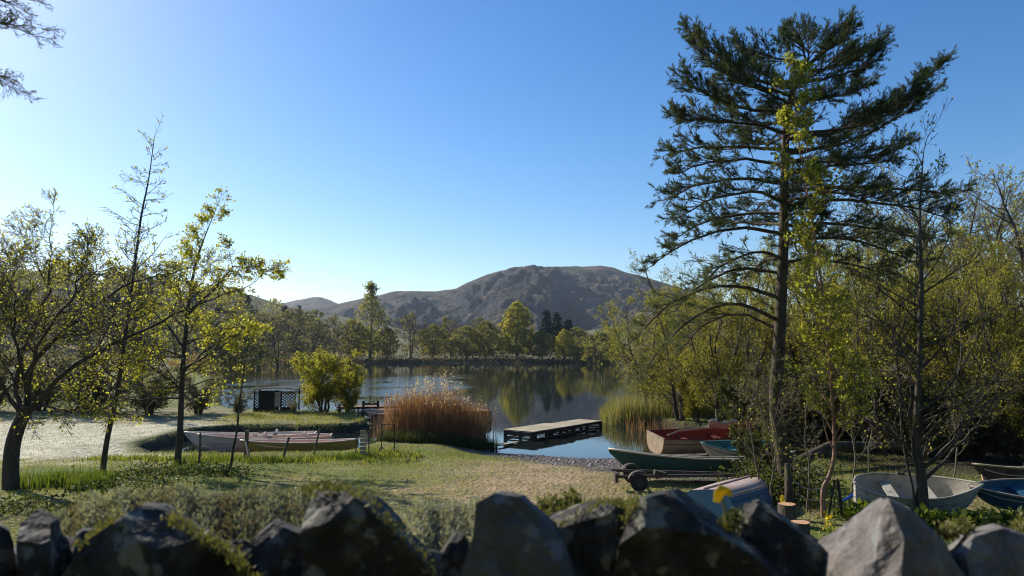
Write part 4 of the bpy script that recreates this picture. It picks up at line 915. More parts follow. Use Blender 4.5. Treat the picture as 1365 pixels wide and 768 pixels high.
s = on(943, 690); boat('dinghy', 'upturned blue dinghy with worn pinkish bottom on the grass', s + V3(-.02, .1), s + V3(1.7, 1.9), 1.32, 0.54, M['p_blue'], M['p_blue'], M['p_worn'], tw=0.86, flip=True, bottom=M['p_worn'], full=0.42, thwarts=(), sb=0.02, ss=0.0, tmat=M['p_blue'], heel=-0.15)
s = on(1150, 682); boat('dinghy', 'weathered white open dinghy with rounded stern behind the dark alder stems', s + V3(0.05, .5, .0), s + V3(2.42, -.1, .0), 1.35, 0.46, M['p_white'], M['p_white'], M['p_white'], round_=True, heel=0.2, sb=0.12, full=0.5, lift=0.04)
s = on(1296, 683); boat('rowing_boat', 'blue rowing boat with peach rim cut by the frame, past the white dinghy', s + V3(3.0, .1, .1), s + V3(0, .1, .1), 1.1, 0.36, M['p_blue2'], M['p_blue2'], M['p_worn'], heel=-0.22, sb=0.1)
s = on(1312, 664); boat('rowing_boat', 'old dark wooden boat lying behind the blue one under the wood', s + V3(3.4, .6, .05), s + V3(0, .2, .05), 1.2, 0.55, M['wood_dark'], M['wood_dark'], M['wood_grey'], heel=0.1, sb=0.15)
# grey tarpaulin pieces and oars on the red boat
q = on(905, 608); q2 = W(905, 572, q.y + 1.1)
t_ = MB()
t_.tube([W(890, 580, 26.3), W(905, 574, 26.4), W(945, 570, 26.6), W(985, 562, 26.8)], 0.035, 5); tag(t_.build('oar', M['wood_grey']), 'grey oar laid along the top of the red boat', 'oar')
t_ = MB(); Vv = []
for i in range(9):
    for j in range(5):
        p_ = W(945 + i * 5.2, 562 + j * 2.2 - 2 * math.sin(i * 1.3), 26.2 + j * 0.12); Vv.append(p_ + Vector((0, 0, 0.05 * math.sin(i * 2.1 + j * 1.7))))
t_.add(Vv, [(i * 5 + j, i * 5 + j + 1, (i + 1) * 5 + j + 1, (i + 1) * 5 + j) for i in range(8) for j in range(4)])
tp = t_.build('tarpaulin', M['tarp'], smooth=True); mo = tp.modifiers.new('thick', 'SOLIDIFY'); mo.thickness = 0.02
tag(tp, 'crumpled pale grey sheet thrown over the far end of the red boat', 'sheet')

# ---- boat trailer in front of the canoe
tb = on(852, 655); e = thing('boat_trailer', 'small rusty boat trailer with one wheel showing before the green canoe', 'trailer', tb)
def ring(mb, c, ax, r0, r1, wdt, k=20):
    """wheel-like ring about axis ax (y here)"""
    V = []
    for a in np.linspace(0, 2 * math.pi, k, endpoint=False):
        for rr, yy in ((r0, -wdt / 2), (r1, -wdt / 2 * .8), (r1, wdt / 2 * .8), (r0, wdt / 2)): V.append(Vector(c) + Vector((rr * math.cos(a), yy, rr * math.sin(a))))
    F = []
    for i in range(k):
        for j in range(4): F.append((i * 4 + j, ((i + 1) % k) * 4 + j, ((i + 1) % k) * 4 + (j + 1) % 4, i * 4 + (j + 1) % 4))
    return mb.add(V, F)
for yy in (0.0, 1.15):
    wh = ring(MB(), (0, yy, 0.21), 'y', 0.11, 0.21, 0.13).build('wheel', M['rubber'], e, True)
    rm = ring(MB(), (0, yy, 0.21), 'y', 0.03, 0.115, 0.1).build('rim', M['steel'], wh)
    Vg = []
    for a in np.linspace(0.15, math.pi - 0.15, 12):
        for y2 in (-0.09, 0.09): Vg.append(Vector((0.27 * math.cos(a), yy + y2, 0.24 + 0.25 * math.sin(a))))
    mg = MB().add(Vg, [(2 * i, 2 * i + 1, 2 * i + 3, 2 * i + 2) for i in range(11)]).build('mudguard', M['steel'], e, True); mg.modifiers.new('thick', 'SOLIDIFY').thickness = 0.008
MB().tube([(0, -0.1, .21), (0, 1.25, .21)], 0.025, 8).build('axle', M['steel'], e)
MB().bar((-0.5, 0.12, .33), (2.25, 0.3, .33), 0.06, 0.07).build('chassis_beam', M['steel'], e); MB().bar((-0.5, 1.05, .33), (2.25, .55, .33), 0.06, 0.07).build('chassis_beam', M['steel'], e)
MB().box((-0.55, 0.12, .32), (0.07, 0.36, 0.22)).build('tail_board', M['steel'], e); MB().box((0.55, 0.2, .40), (0.28, 0.18, 0.1), (0, 0.25, 0)).build('keel_rest', M['wood_dark'], e)
MB().bar((2.2, .3, .33), (2.9, .45, .3), 0.07, 0.08).build('drawbar', M['steel'], e)

# ------------------------------------------------------------------ jetties
def jetty(name, label, A, dirv, segs, ztop, mats, skirt=None, posts=True, pw=0.145, legs=1.15):
    """segs: list of (length, width, offset of near edge); A near corner on the front edge line"""
    e = thing(name, label, 'jetty', (A.x, A.y, 0)); u = Vector((dirv[0], dirv[1], 0)).normalized(); v = Vector((-u.y, u.x, 0)); y = 0
    dm, sm = mats
    cache = {}
    for (L, Wd, off, dz) in segs:
        n = int(L / pw)
        if Wd not in cache: cache[Wd] = MB().box((0, 0, 0), (Wd + 0.06, pw - 0.014, 0.035)).mesh('plank', dm)
        rz = math.atan2(v.y, v.x)
        for i in range(n):
            c = u * (y + (i + .5) * pw) + v * (off + Wd / 2 + rnd.uniform(-.015, .015)); o_ = link('plank', cache[Wd], e, (c.x, c.y, ztop + dz + rnd.uniform(-.004, .004)), (0, 0, rz + rnd.uniform(-.006, .006)))
        for k in (0.0, Wd):
            a = u * (y + .03) + v * (off + k + (.03 if k == 0 else -.03)); b_ = a + u * (L - .06)
            MB().bar(a + V3(0, 0, ztop + dz - .075), b_ + V3(0, 0, ztop + dz - .075), 0.05, 0.1).build('beam', sm, e)
            if skirt is None: MB().bar(a + V3(0, 0, 0.05), b_ + V3(0, 0, 0.05), 0.04, 0.05).build('rail', sm, e)
            m_ = max(int(L / legs), 1)
            for i in range(m_ + 1):
                q = a + (b_ - a) * (i / m_) + v * (.05 if k == 0 else -.05); MB().box((q.x, q.y, (ztop + dz - .03 - .7) / 2), (0.12, 0.12, ztop + dz - .03 + .7), (0, 0, rz)).build('post', sm, e)
        for k in (0.02, L - .02):
            a = u * (y + k) + v * (off + .05); MB().bar(a + V3(0, 0, ztop + dz - .13), a + v * (Wd - .1) + V3(0, 0, ztop + dz - .13), .05, .15).build('cross_beam', sm, e)
            if skirt is None: MB().bar(a + V3(0, 0, .06), a + v * (Wd - .1) + V3(0, 0, .06), .05, .06).build('cross_beam', sm, e)
        if skirt is not None:
            nb = max(int(L / 0.16), 1); sk = cache.setdefault(('s', ztop), MB().box((0, 0, 0), (0.15, 0.025, ztop - .1)).mesh('side_board', skirt))
            for i in range(nb):
                c = u * (y + (i + .5) * L / nb) + v * (off - .045); link('side_board', sk, e, (c.x, c.y, (ztop - .08) / 2 + rnd.uniform(-.01, .01)), (0, 0, math.atan2(u.y, u.x)))
        y += L
    return e
jetty('jetty', 'low wooden jetty of two sections standing alone in open water', P(710, 576, .39), (3.8, 5.14), [(3.6, 1.6, 0, 0), (2.8, 1.33, .12, -.02)], 0.39, (M['wood_grey'], M['wood_dark']))
jetty('jetty', 'broad reddish boarded landing stage behind the orange reeds', P(497, 553, .6), (6.4, 2.6), [(6.6, 3.4, 0, 0)], 0.6, (M['wood_red'], M['wood_dark']), skirt=M['wood_red'])
jetty('jetty', 'narrow reddish walkway from the spit tip behind the landing stage', P(452, 543, .45), (5.2, 1.1), [(4.6, 0.9, 0, 0)], 0.45, (M['wood_red'], M['wood_dark']))
e = thing('mooring_frame', 'dark timber frame of two posts and a rail at the spit tip', 'mooring post', P(494, 553, 0))
for dx in (-.45, .45): MB().box((dx, 0, .1), (.13, .13, 1.5)).build('post', M['wood_dark'], e)
MB().box((0, 0, .66), (.78, .09, .11)).build('rail', M['wood_dark'], e)
for i, (a, b_, lab) in enumerate([((659, 590), (688, 592), 'pale broken board afloat at the near end of the open jetty'), ((664, 594), (690, 589), 'second broken board crossing the first at the near end of the open jetty')]):
    p_, q = P(*a, .04 + .035 * i), P(*b_, .04 + .035 * i); tag(MB().bar(p_, q, .16, .03).build('driftwood_board', M['wood_grey']), lab, 'board', 'boards afloat by the jetty')

# ------------------------------------------------------------------ lattice hut on the spit
c = G(366, 549); c.z -= .02; e = thing('lattice_hut', 'small dark shelter with lattice sides and a pale door panel on the spit', 'hut', c, (0, 0, 0.12)); e.scale = (1, 1, .82)
for x in (-1.15, -.05, .35, 1.15):
    MB().box((x, 0, .75), (.08, .08, 1.5)).build('post', M['wood_grey'] if x == 1.15 else M['wood_black'], e)
for x in (-1.15, 1.15): MB().box((x, 1.3, .75), (.08, .08, 1.5)).build('post', M['wood_black'], e)
def lattice(x0, x1, z0, z1, mat, y=0.0):
    mb = MB(); s_ = 0.2; wv = 0.045
    n = int((x1 - x0 + z1 - z0) / s_) + 1
    for k in range(n):
        c0 = k * s_
        a = (x0 + c0, z0) if x0 + c0 <= x1 else (x1, z0 + (x0 + c0 - x1)); b_ = (x0, z0 + c0) if z0 + c0 <= z1 else (x0 + (z0 + c0 - z1), z1)
        if abs(a[0] - b_[0]) > .03:
            mb.bar((a[0], y, a[1]), (b_[0], y, b_[1]), wv, .012, (0, 1, 0)); mb.bar((x0 + x1 - a[0], y + .014, a[1]), (x0 + x1 - b_[0], y + .014, b_[1]), wv, .012, (0, 1, 0))
    return mb.build('lattice_panel', mat, e)
lattice(-1.11, -.09, .35, 1.42, M['wood_black']); lattice(.39, 1.11, .35, 1.42, M['wood_black']); MB().box((-.55, 1.3, .72), (1.1, .03, 1.4)).build('back_wall', M['wood_black'], e)
for i in range(7): MB().box((.15, -.02, .42 + i * .15), (.36, .02, .13)).build('door_board', M['wood_grey'], e)
for x0, x1 in ((-1.11, -.09), (.39, 1.11)): MB().box(((x0 + x1) / 2, 0, .17), (x1 - x0, .05, .34)).build('skirting_panel', M['wood_black'], e)
roof = MB(); Vr = []
for i, x in enumerate(np.linspace(-1.28, 1.28, 13)):
    z = 1.52 + .16 * math.cos(x / 1.28 * 1.45)
    Vr += [(x, -.12, z), (x, 1.42, z), (x, -.12, z + .05), (x, 1.42, z + .05)]
for i in range(12):
    a = i * 4; b_ = a + 4; roof.f += [(a, b_, b_ + 1, a + 1), (a + 2, a + 3, b_ + 3, b_ + 2), (a, a + 2, b_ + 2, b_), (a + 1, b_ + 1, b_ + 3, a + 3)]
roof.v = Vr; roof.build('roof', M['wood_black'], e)

# ------------------------------------------------------------------ fence posts, stands
FP = [(265, 626, 577, .035, 0, 'slim dark fence post before the bow of the pink boat', 0), (327, 612, 574, .075, .02, 'stout weathered fence post with a slanting brace', 1), (375, 614, 583, .045, .30, 'leaning fence post in front of the yellow canoe', 0), (417, 606, 572, .035, .25, 'thin leaning fence stake before the right half of the yellow canoe', 0)]
tops = []
for (px, yb, yt, r_, lean, lab, brace) in FP:
    p_ = G(px, yb); h = W(px, yt, p_.y).z - p_.z; e = thing('fence_post', lab, 'fence post', p_, group='posts of the lakeside fence')
    tp_ = Vector((lean * h, 0.02, h)); MB().tube([(0, 0, -.2), tp_ * .5 + Vector((.01, 0, 0)), tp_], [r_ * 1.05, r_, r_ * .92], 8).build('post', M['post'], e)
    if brace: MB().tube([(0.03, -.06, h * .62), (.55, -1.0, -.06)], .045, 7).build('brace', M['post'], e)
    tops.append(p_ + tp_)
wv = MB()
for k in range(3):
    for a, b_ in zip(tops[:-1], tops[1:]):
        a2, b2 = a + V3(0, -.09, -.1 - .25 * k), b_ + V3(0, -.09, -.1 - .25 * k); wv.tube([a2, a2.lerp(b2, .5) + V3(0, 0, -.05), b2], .004, 4)
tag(wv.build('fence_wire', M['iron']), 'thin sagging wires strung between the lakeside fence posts', 'wire')
def stand(px, yb, yt, wpx, name, label, board):
    p_ = G(px, yb); sc = p_.y / FPX; h = (yb - yt) * sc; hw = wpx * sc / 2; e = thing(name, label, 'stand', p_)
    for sg in (-1, 1):
        MB().tube([(sg * hw, 0, -.05), (sg * hw * .98, 0, h)], .02, 6).build('pole', M['iron'], e)
        for a in (0.5, 2.6, 4.6): MB().tube([(sg * hw, 0, .18), (sg * hw + .18 * math.cos(a), .2 * math.sin(a), -.03)], .011, 5).build('foot', M['iron'], e)
    MB().tube([(-hw, 0, h - .03), (hw, 0, h - .03)], .015, 6).build('cross_bar', M['iron'], e)
    if board:
        for i in range(6): MB().box((.03, -.04, .16 + i * .135), (hw * 1.0, .02, .118), (.1, 0, 0)).build('board', M['wood_grey'], e)
        MB().tube([(-hw * .1, -.02, h), (hw * .3, 0, h + .07), (hw * .9, 0, h + .05)], .02, 6).build('hook', M['iron'], e)
    else: MB().tube([(-hw, 0, h * .5), (hw, 0, h * .5)], .012, 6).build('cross_bar', M['iron'], e)
stand(483, 609, 576, 17, 'slatted_stand', 'black metal stand holding a pale slatted board beside the yellow canoe', True)
stand(517, 602, 566, 17, 'metal_frame', 'empty black metal frame standing at the left edge of the reeds', False)

# ------------------------------------------------------------------ things around the pine foot
def stump(px, yb, yt, wpx, label):
    p_ = G(px, yb); sc = p_.y / FPX; h = (yb - yt) * sc; r_ = wpx * sc / 2; e = thing('tree_stump', label, 'stump', p_, group='sawn stumps by the pine')
    k = 14; V = []; F = []
    for z, q in ((-.1, 1.25), (h * .3, 1.05), (h, 1.0)):
        for j in range(k): a = 2 * math.pi * j / k; rr = r_ * q * (1 + .08 * math.sin(3 * a + px)); V.append((rr * math.cos(a), rr * math.sin(a), z))
    for i in range(2):
        for j in range(k): F.append((i * k + j, i * k + (j + 1) % k, (i + 1) * k + (j + 1) % k, (i + 1) * k + j))
    MB().add(V, F).build('bark', M['bark_dark'], e, True); MB().add([(v[0] * .995, v[1] * .995, h - .002) for v in V[2 * k:]], [tuple(range(k))]).build('cut_face', M['wood_cut'], e)
stump(1050, 700, 673, 22, 'sawn stump with orange cut face beside the mossy post, the higher of two'); stump(1068, 724, 697, 24, 'sawn stump with orange cut face nearer the wall, the lower of two')
p_ = G(1053, 692); e = thing('mossy_post', 'broken mossy trunk stub standing in front of the pine', 'trunk stub', p_); h = W(1053, 618, p_.y).z - p_.z
MB().tube([(0, 0, -.1), (.0, 0, h * .5), (-.02, 0, h)], [.11, .085, .05], 9).build('stub', M['bark_pine'], e, True)
DW = 15.2; e = thing('wire_gate', 'bent rusty wire grid panel between the stumps and the white dinghy', 'wire panel', W(1100, 690, DW)); e0 = e.location.copy()
def wire(pts, r_, m, nm): MB().tube([W(x, y, DW + dd) - e0 for x, y, dd in pts], r_, 5).build(nm, m, e)
wire([(1057, 641, .1), (1070, 650, 0), (1082, 653, 0), (1098, 650, .1)], .011, M['galv'], 'wire_bar'); wire([(1061, 657, .1), (1072, 664, 0), (1082, 667, 0)], .011, M['galv'], 'wire_bar')
wire([(1082, 666, 0), (1105, 669, 0), (1150, 676, .2)], .013, M['galv'], 'wire_bar'); wire([(1063, 682, .1), (1075, 688, 0), (1083, 686, 0), (1110, 692, 0), (1140, 697, .2)], .012, M['galv'], 'wire_bar'); wire([(1062, 696, .1), (1080, 703, 0), (1100, 708, 0), (1125, 713, .1)], .012, M['galv'], 'wire_bar')
for x, y0, y1 in ((1066, 640, 716), (1081, 648, 722), (1096, 660, 722), (1112, 664, 722), (1150, 674, 690)): wire([(x, y0, 0), (x - 2, y1, 0)], .012, M['iron'], 'wire_upright')
a, b_ = W(1120, 670, 16.3), W(1147, 655, 16.6); tag(MB().tube([a, b_], .035, 10).build('blue_pole', M['blue_tube'], smooth=False), 'bright blue plastic pole leaning by the rounded end of the white dinghy', 'pole')
a = G(1119, 690); a2 = W(1113, 645, a.y); e = thing('trestle', 'dark folding trestle behind the wire grid panel', 'trestle', a)
for dx in (-.02, -.3): MB().bar((dx * .2, 0, .75), (dx * 1.0 + .12, .1, 0), .05, .03).build('leg', M['iron'], e)
a, b_ = W(1309, 629, 17.6), W(1319, 656, 17.2); tag(MB().bar(a, b_, .11, .03, (0, 1, 0)).build('leaning_plank', M['wood_cut']), 'pale orange plank propped on the old dark wooden boat', 'plank')
# fallen trunk in the wood
t_ = MB().tube([G(1085, 640) + V3(0, 1, .3), G(1150, 634) + V3(0, 2, .55), G(1240, 630) + V3(0, 2, .5), G(1300, 628) + V3(0, 2, .4)], [.17, .15, .13, .1], 9); tag(t_.build('fallen_trunk', M['bark_pine'], smooth=True), 'mossy fallen trunk lying in shade behind the white dinghy', 'log')

# ------------------------------------------------------------------ reeds, grass, shingle
def blades(P0, H, wd, lean, ng, seg=2, droop=0.3):
    """curved flat blades"""
    P0 = np.asarray(P0, float); n = len(P0); az = ng.uniform(0, 2 * math.pi, n); ln = np.abs(ng.normal(0, lean, n)); H = np.broadcast_to(H, (n,))
    dx = np.stack([np.cos(az), np.sin(az), np.zeros(n)], 1); sx = np.stack([-np.sin(az), np.cos(az), np.zeros(n)], 1)
    tw = ng.uniform(0, math.pi, n)[:, None]; sx = sx * np.cos(tw) + dx * np.sin(tw)
    Vs = []
    for k in range(seg + 1):
        f = k / seg; q = P0 + np.stack([np.zeros(n), np.zeros(n), H * f * (1 - droop * ln * f)], 1) + dx * (ln * H * f * f)[:, None]; wk = wd * (1 - f) if k == seg else wd * (1 - .35 * f)
        if k == seg: Vs.append(q)
        else: Vs += [q - sx * wk / 2, q + sx * wk / 2]
    m_ = 2 * seg + 1; V = np.stack(Vs, 1).reshape(-1, 3); o_ = (np.arange(n) * m_)[:, None]
    Fq = [o_ + np.array([2 * k, 2 * k + 1, 2 * k + 3, 2 * k + 2]) for k in range(seg - 1)]; Ft = [o_ + np.array([2 * seg - 2, 2 * seg - 1, 2 * seg])]
    F = ([np.concatenate(Fq)] if Fq else []) + Ft
    return V, F
def ground_pts(n, x0, x1, y0, y1, keep):
    X = rng.uniform(x0, x1, n); Y = rng.uniform(y0, y1, n); k = keep(X, Y) > rng.random(n); X, Y = X[k], Y[k]
    return np.stack([X, Y, ground_z(X, Y) - .01], 1)
# orange reed clump
n = 2600; fx = rng.uniform(-1, 1, n); fy = rng.uniform(-1, 1, n); k = fx ** 2 + fy ** 2 < 1; fx, fy = fx[k], fy[k]
X = -3.15 + 2.15 * fx; Y = 30.3 + 1.25 * fy; Z = np.maximum(ground_z(X, Y), -.3)
Hh = (2.3 - 1.0 * fx ** 2 - .25 * fy ** 2) * rng.uniform(.32, 1.1, len(X)) * (.75 + .5 * vnoise(X * 1.9, Y * 1.9)) ; Pr = np.stack([X, Y, Z], 1)
k_ = 420; a_ = rng.uniform(0, 6.283, k_); q_ = rng.uniform(.8, 1.35, k_); X2 = -3.25 + 2.1 * np.cos(a_) * q_; Y2 = 30.2 + 1.2 * np.sin(a_) * q_
Pr = np.concatenate([Pr, np.stack([X2, Y2, np.maximum(ground_z(X2, Y2), -.3)], 1)]); Hh = np.concatenate([Hh, rng.uniform(.6, 2.0, k_)])
rc = V3(-3.15, 30.3, .2); e = thing('reed_clump', 'tall clump of dry orange reeds with pale feathery plumes at the water edge', 'reeds', rc)
V, F = blades(Pr, Hh, .014, .22, rng, 3, .25); link('stems', np_mesh('stems', V - np.array(rc), F, [M['reed']]), e)
V, F = blades(np.repeat(Pr[:1600], 2, 0) + np.stack([rng.normal(0, .05, 3200), rng.normal(0, .05, 3200), rng.uniform(.2, 1.4, 3200)], 1), .55, .022, .5, rng, 2, .5); link('leaves', np_mesh('leaves', V - np.array(rc), F, [M['reed']]), e)
sel = np.argsort(-Hh)[:1100]; sel = sel[rng.random(len(sel)) < .13]; Tp = Pr[sel] + np.stack([np.zeros(len(sel)), np.zeros(len(sel)), Hh[sel]], 1); Tp = np.repeat(Tp, 9, 0) + rng.normal(0, 1, (len(sel) * 9, 3)) * np.array([.03, .03, .09])
V, F = leaf_mesh(Tp, .042, rng, 1.8); link('plumes', np_mesh('plumes', V - np.array(rc), F, [M['plume']]), e)
n = 5200; a = rng.uniform(0, 6.283, n); q = np.sqrt(rng.random(n)); X = -3.2 + 2.6 * np.cos(a) * q; Y = 29.5 + 1.3 * np.sin(a) * q; Pg = np.stack([X, Y, np.maximum(ground_z(X, Y), 0) - .02], 1)
V, F = blades(Pg, rng.uniform(.25, .6, n), .02, .35, rng, 2); link('grass_base', np_mesh('grass_base', V - np.array(rc), F, [M['grass_dark']]), e)
# reed fringe of the right bank
n = 4200; X = rng.uniform(5.0, 11.5, n); Y = 38.6 + rng.uniform(0, 3.6, n) + (X - 6) * -.15; Pr = np.stack([X, Y, np.full(n, -.05)], 1); Hh = rng.uniform(.9, 1.9, n) * np.clip((X - 4.2) / 1.6, .5, 1)
V, F = blades(Pr, Hh, .03, .16, rng, 2, .2); tag(link('reed_fringe', np_mesh('reed_fringe', V, F, [M['grass_dry'], M['grass']], True, np.tile((rng.random(n) < .3).astype(int), 2))), 'yellowing reeds standing in the water along the right bank', kind='stuff')
n = 160; X = rng.uniform(5.6, 8.2, n); Y = rng.uniform(33, 38, n); V, F = blades(np.stack([X, Y, np.full(n, -.1)], 1), rng.uniform(.3, 1.0, n), .018, .12, rng, 2); tag(link('reed_stalks', np_mesh('reed_stalks', V, F, [M['reed']])), 'scattered thin reed stalks in the shallows beside the red boat', kind='stuff')
# yard grass
def yard_keep(X, Y):
    s_ = lake_sd(X, Y); g_ = gravel_mask(X, Y) * (1 - sstep(-1.5, 1., s_ - gravel_width(X))); tk = np.exp(-((X - .6 - (Y - 19) * .16) / 3.2) ** 2) * sstep(10, 15, Y) * (1 - sstep(23.5, 25.5, Y))
    f_ = sstep(-12, -14, X) * sstep(22, 24.5, Y)
    return (s_ > .1) * (1 - g_) * (1 - .8 * tk) * (1 - f_) * (.25 + 1.3 * sstep(.35, .65, fbm(X * .8, Y * .8, 3)))
Pg = ground_pts(120000, -17, 13, 11.5, 27.5, yard_keep); V, F = blades(Pg, rng.uniform(.03, .11, len(Pg)), .016, .5, rng, 1)
tag(link('grass', np_mesh('grass', V, F, [M['grass'], M['grass_dry']], True, (rng.random(len(Pg)) < .35).astype(int))), 'short patchy sunlit grass of the yard between wall and lake', kind='stuff')
Pg = ground_pts(26000, -40, -12.5, 22.5, 42, lambda X, Y: (lake_sd(X, Y) > .2) * sstep(-12, -14, X) * (.3 + fbm(X, Y, 3))); V, F = blades(Pg, rng.uniform(.02, .09, len(Pg)), .03, .6, rng, 1)
tag(link('field_grass', np_mesh('field_grass', V, F, [M['grass_dry']])), 'pale dry stubble over the open field at the left', kind='stuff')
Pg = ground_pts(16000, -15, -7.2, 34.6, 43, lambda X, Y: (lake_sd(X, Y) > .05) * (.25 + sstep(.4, .7, fbm(X, Y, 3)))); V, F = blades(Pg, rng.uniform(.05, .22, len(Pg)), .025, .5, rng, 1)
tag(link('spit_grass', np_mesh('spit_grass', V, F, [M['grass'], M['grass_dry']], True, (rng.random(len(Pg)) < .5).astype(int))), 'rough grass on top of the low spit', kind='stuff')
# sword-shaped leaves: by the old alder and by the moored boats
def iris(name, label, spots, n, h0, h1):
    C_ = []
    for (px, py, rx, ry) in spots:
        c_ = G(px, py); k_ = int(n / len(spots)); a_ = rng.uniform(0, 6.283, k_); q_ = np.sqrt(rng.random(k_)); C_.append(np.stack([c_.x + rx * np.cos(a_) * q_, c_.y + ry * np.sin(a_) * q_], 1))
    C_ = np.concatenate(C_); C_ = C_[lake_sd(C_[:, 0], C_[:, 1]) > .05]; Pg = np.stack([C_[:, 0], C_[:, 1], ground_z(C_[:, 0], C_[:, 1]) - .02], 1)
    V, F = blades(Pg, rng.uniform(h0, h1, len(Pg)), .03, .16, rng, 2); return tag(link(name, np_mesh(name, V, F, [M['grass_iris']])), label, kind='stuff')
iris('iris_leaves', 'upright bright green sword leaves between the old alder and the slender sapling', [(55, 648, .8, .6), (95, 645, .8, .6), (120, 650, .6, .5)], 900, .25, .5)
iris('waterside_leaves', 'bright green sword leaves along the inlet in front of the yellow canoe', [(345, 616, .7, .35), (385, 616, .8, .35), (430, 614, .8, .35), (462, 612, .5, .3), (290, 616, .8, .5), (255, 620, .6, .4)], 1100, .12, .32)
Pg = ground_pts(40000, -14, -3, 19, 27.2, lambda X, Y: (lake_sd(X, Y) > .05) * np.exp(-((Y - 24.6) / 1.1) ** 2) * (.15 + sstep(.45, .65, fbm(X * 1.2, Y * 1.2, 3)))); V, F = blades(Pg, rng.uniform(.08, .3, len(Pg)) * .8, .022, .4, rng, 2)
tag(link('rough_grass', np_mesh('rough_grass', V, F, [M['grass'], M['grass_dark']], True, np.tile((rng.random(len(Pg)) < .4).astype(int), 2))), 'long rough grass below the fence posts', kind='stuff')
# leafy weeds at the left tree feet and right by the wall
def weeds(name, label, spots, n, size, h, mat):
    C_ = []
    for (px, py, rx, ry) in spots:
        c_ = G(px, py); k_ = int(n / len(spots)); C_.append(np.stack([rng.normal(c_.x, rx / 2, k_), rng.normal(c_.y, ry / 2, k_)], 1))
    C_ = np.concatenate(C_); Z = ground_z(C_[:, 0], C_[:, 1]) + rng.random(len(C_)) ** 1.6 * h; V, F = leaf_mesh(np.stack([C_[:, 0], C_[:, 1], Z], 1), size, rng, 1.7); return tag(link(name, np_mesh(name, V, F, [M[mat]])), label, kind='stuff')
weeds('weeds', 'low leafy weeds around the feet of the left trees', [(170, 640, 1.6, .8), (210, 632, 1.2, .7), (250, 632, 1.2, .7), (300, 632, 1.0, .6), (160, 655, 1.5, .8), (20, 680, 1.0, .8)], 3800, .05, .28, 'grass_dark')
weeds('ground_cover', 'glossy broad green leaves growing below the white dinghy', [(1210, 700, .6, .4), (1255, 700, .7, .4), (1300, 702, .7, .4), (1345, 700, .6, .4), (1150, 690, .4, .5)], 1800, .1, .22, 'grass_iris')
weeds('ivy', 'dark tangled leaves around the pine foot and upturned boat', [(1010, 668, .8, .5), (1030, 655, .9, .8), (1000, 650, .5, .7), (1060, 672, .8, .6), (1075, 650, .9, .8)], 3600, .06, .75, 'leaf_dark')
# shingle
def pebbles(name, label, Pp, r_, mat):
    n = len(Pp); base = np.array([(1, 0, 0), (-.5, .87, 0), (-.5, -.87, 0), (.3, .2, .7), (-.3, -.1, -.6)], float); tri = np.array([(0, 1, 3), (1, 2, 3), (2, 0, 3), (1, 0, 4), (2, 1, 4), (0, 2, 4)])
    a_ = rng.uniform(0, 6.283, n); s_ = r_ * rng.lognormal(0, .45, n); B_ = base[None] * np.array([1, 1, .75])[None, None] + rng.normal(0, .12, (n, 5, 3)); c_, sn = np.cos(a_)[:, None], np.sin(a_)[:, None]
    V = np.stack([B_[:, :, 0] * c_ - B_[:, :, 1] * sn, B_[:, :, 0] * sn + B_[:, :, 1] * c_, B_[:, :, 2]], 2) * s_[:, None, None] + Pp[:, None]
    F = (np.arange(n) * 5)[:, None, None] + tri[None]; return tag(link(name, np_mesh(name, V.reshape(-1, 3), [F.reshape(-1, 3)], [mat], False)), label, kind='stuff')
Pp = ground_pts(56000, -3, 9, 18, 30, lambda X, Y: gravel_mask(X, Y) * (1 - sstep(-1.2, .9, lake_sd(X, Y) - gravel_width(X))) * (lake_sd(X, Y) > -.35)); pebbles('gravel', 'grey and buff shingle of the little beach', Pp, .027, M['pebble'])
Pp = ground_pts(500, -7, 8, 14, 25, lambda X, Y: .5 + 0 * X); pebbles('scattered_stones', 'few scattered stones lying in the yard grass', Pp, .03, M['pebble'])
# daffodils near the stumps
for i, (px, py, lab) in enumerate([(1106, 716, 'small yellow flower head by the wire grid'), (1046, 692, 'small yellow flower head by the higher stump')]):
    p_ = G(px, py); e = thing('yellow_flower', lab, 'flower', p_, group='yellow flowers by the stumps'); h = .32
    V, F = blades(np.zeros((7, 3)) + rng.normal(0, .03, (7, 3)) * np.array([1, 1, 0]), h, .022, .25, rng, 2); link('leaves', np_mesh('leaves', V, F, [M['grass_iris']]), e)
    V, F = leaf_mesh(rng.normal(0, .05, (26, 3)) * np.array([1, 1, 1.5]) + np.array([0, 0, h * .9]), .06, rng, 1.2); link('petals', np_mesh('petals', V, F, [M['petal']]), e)

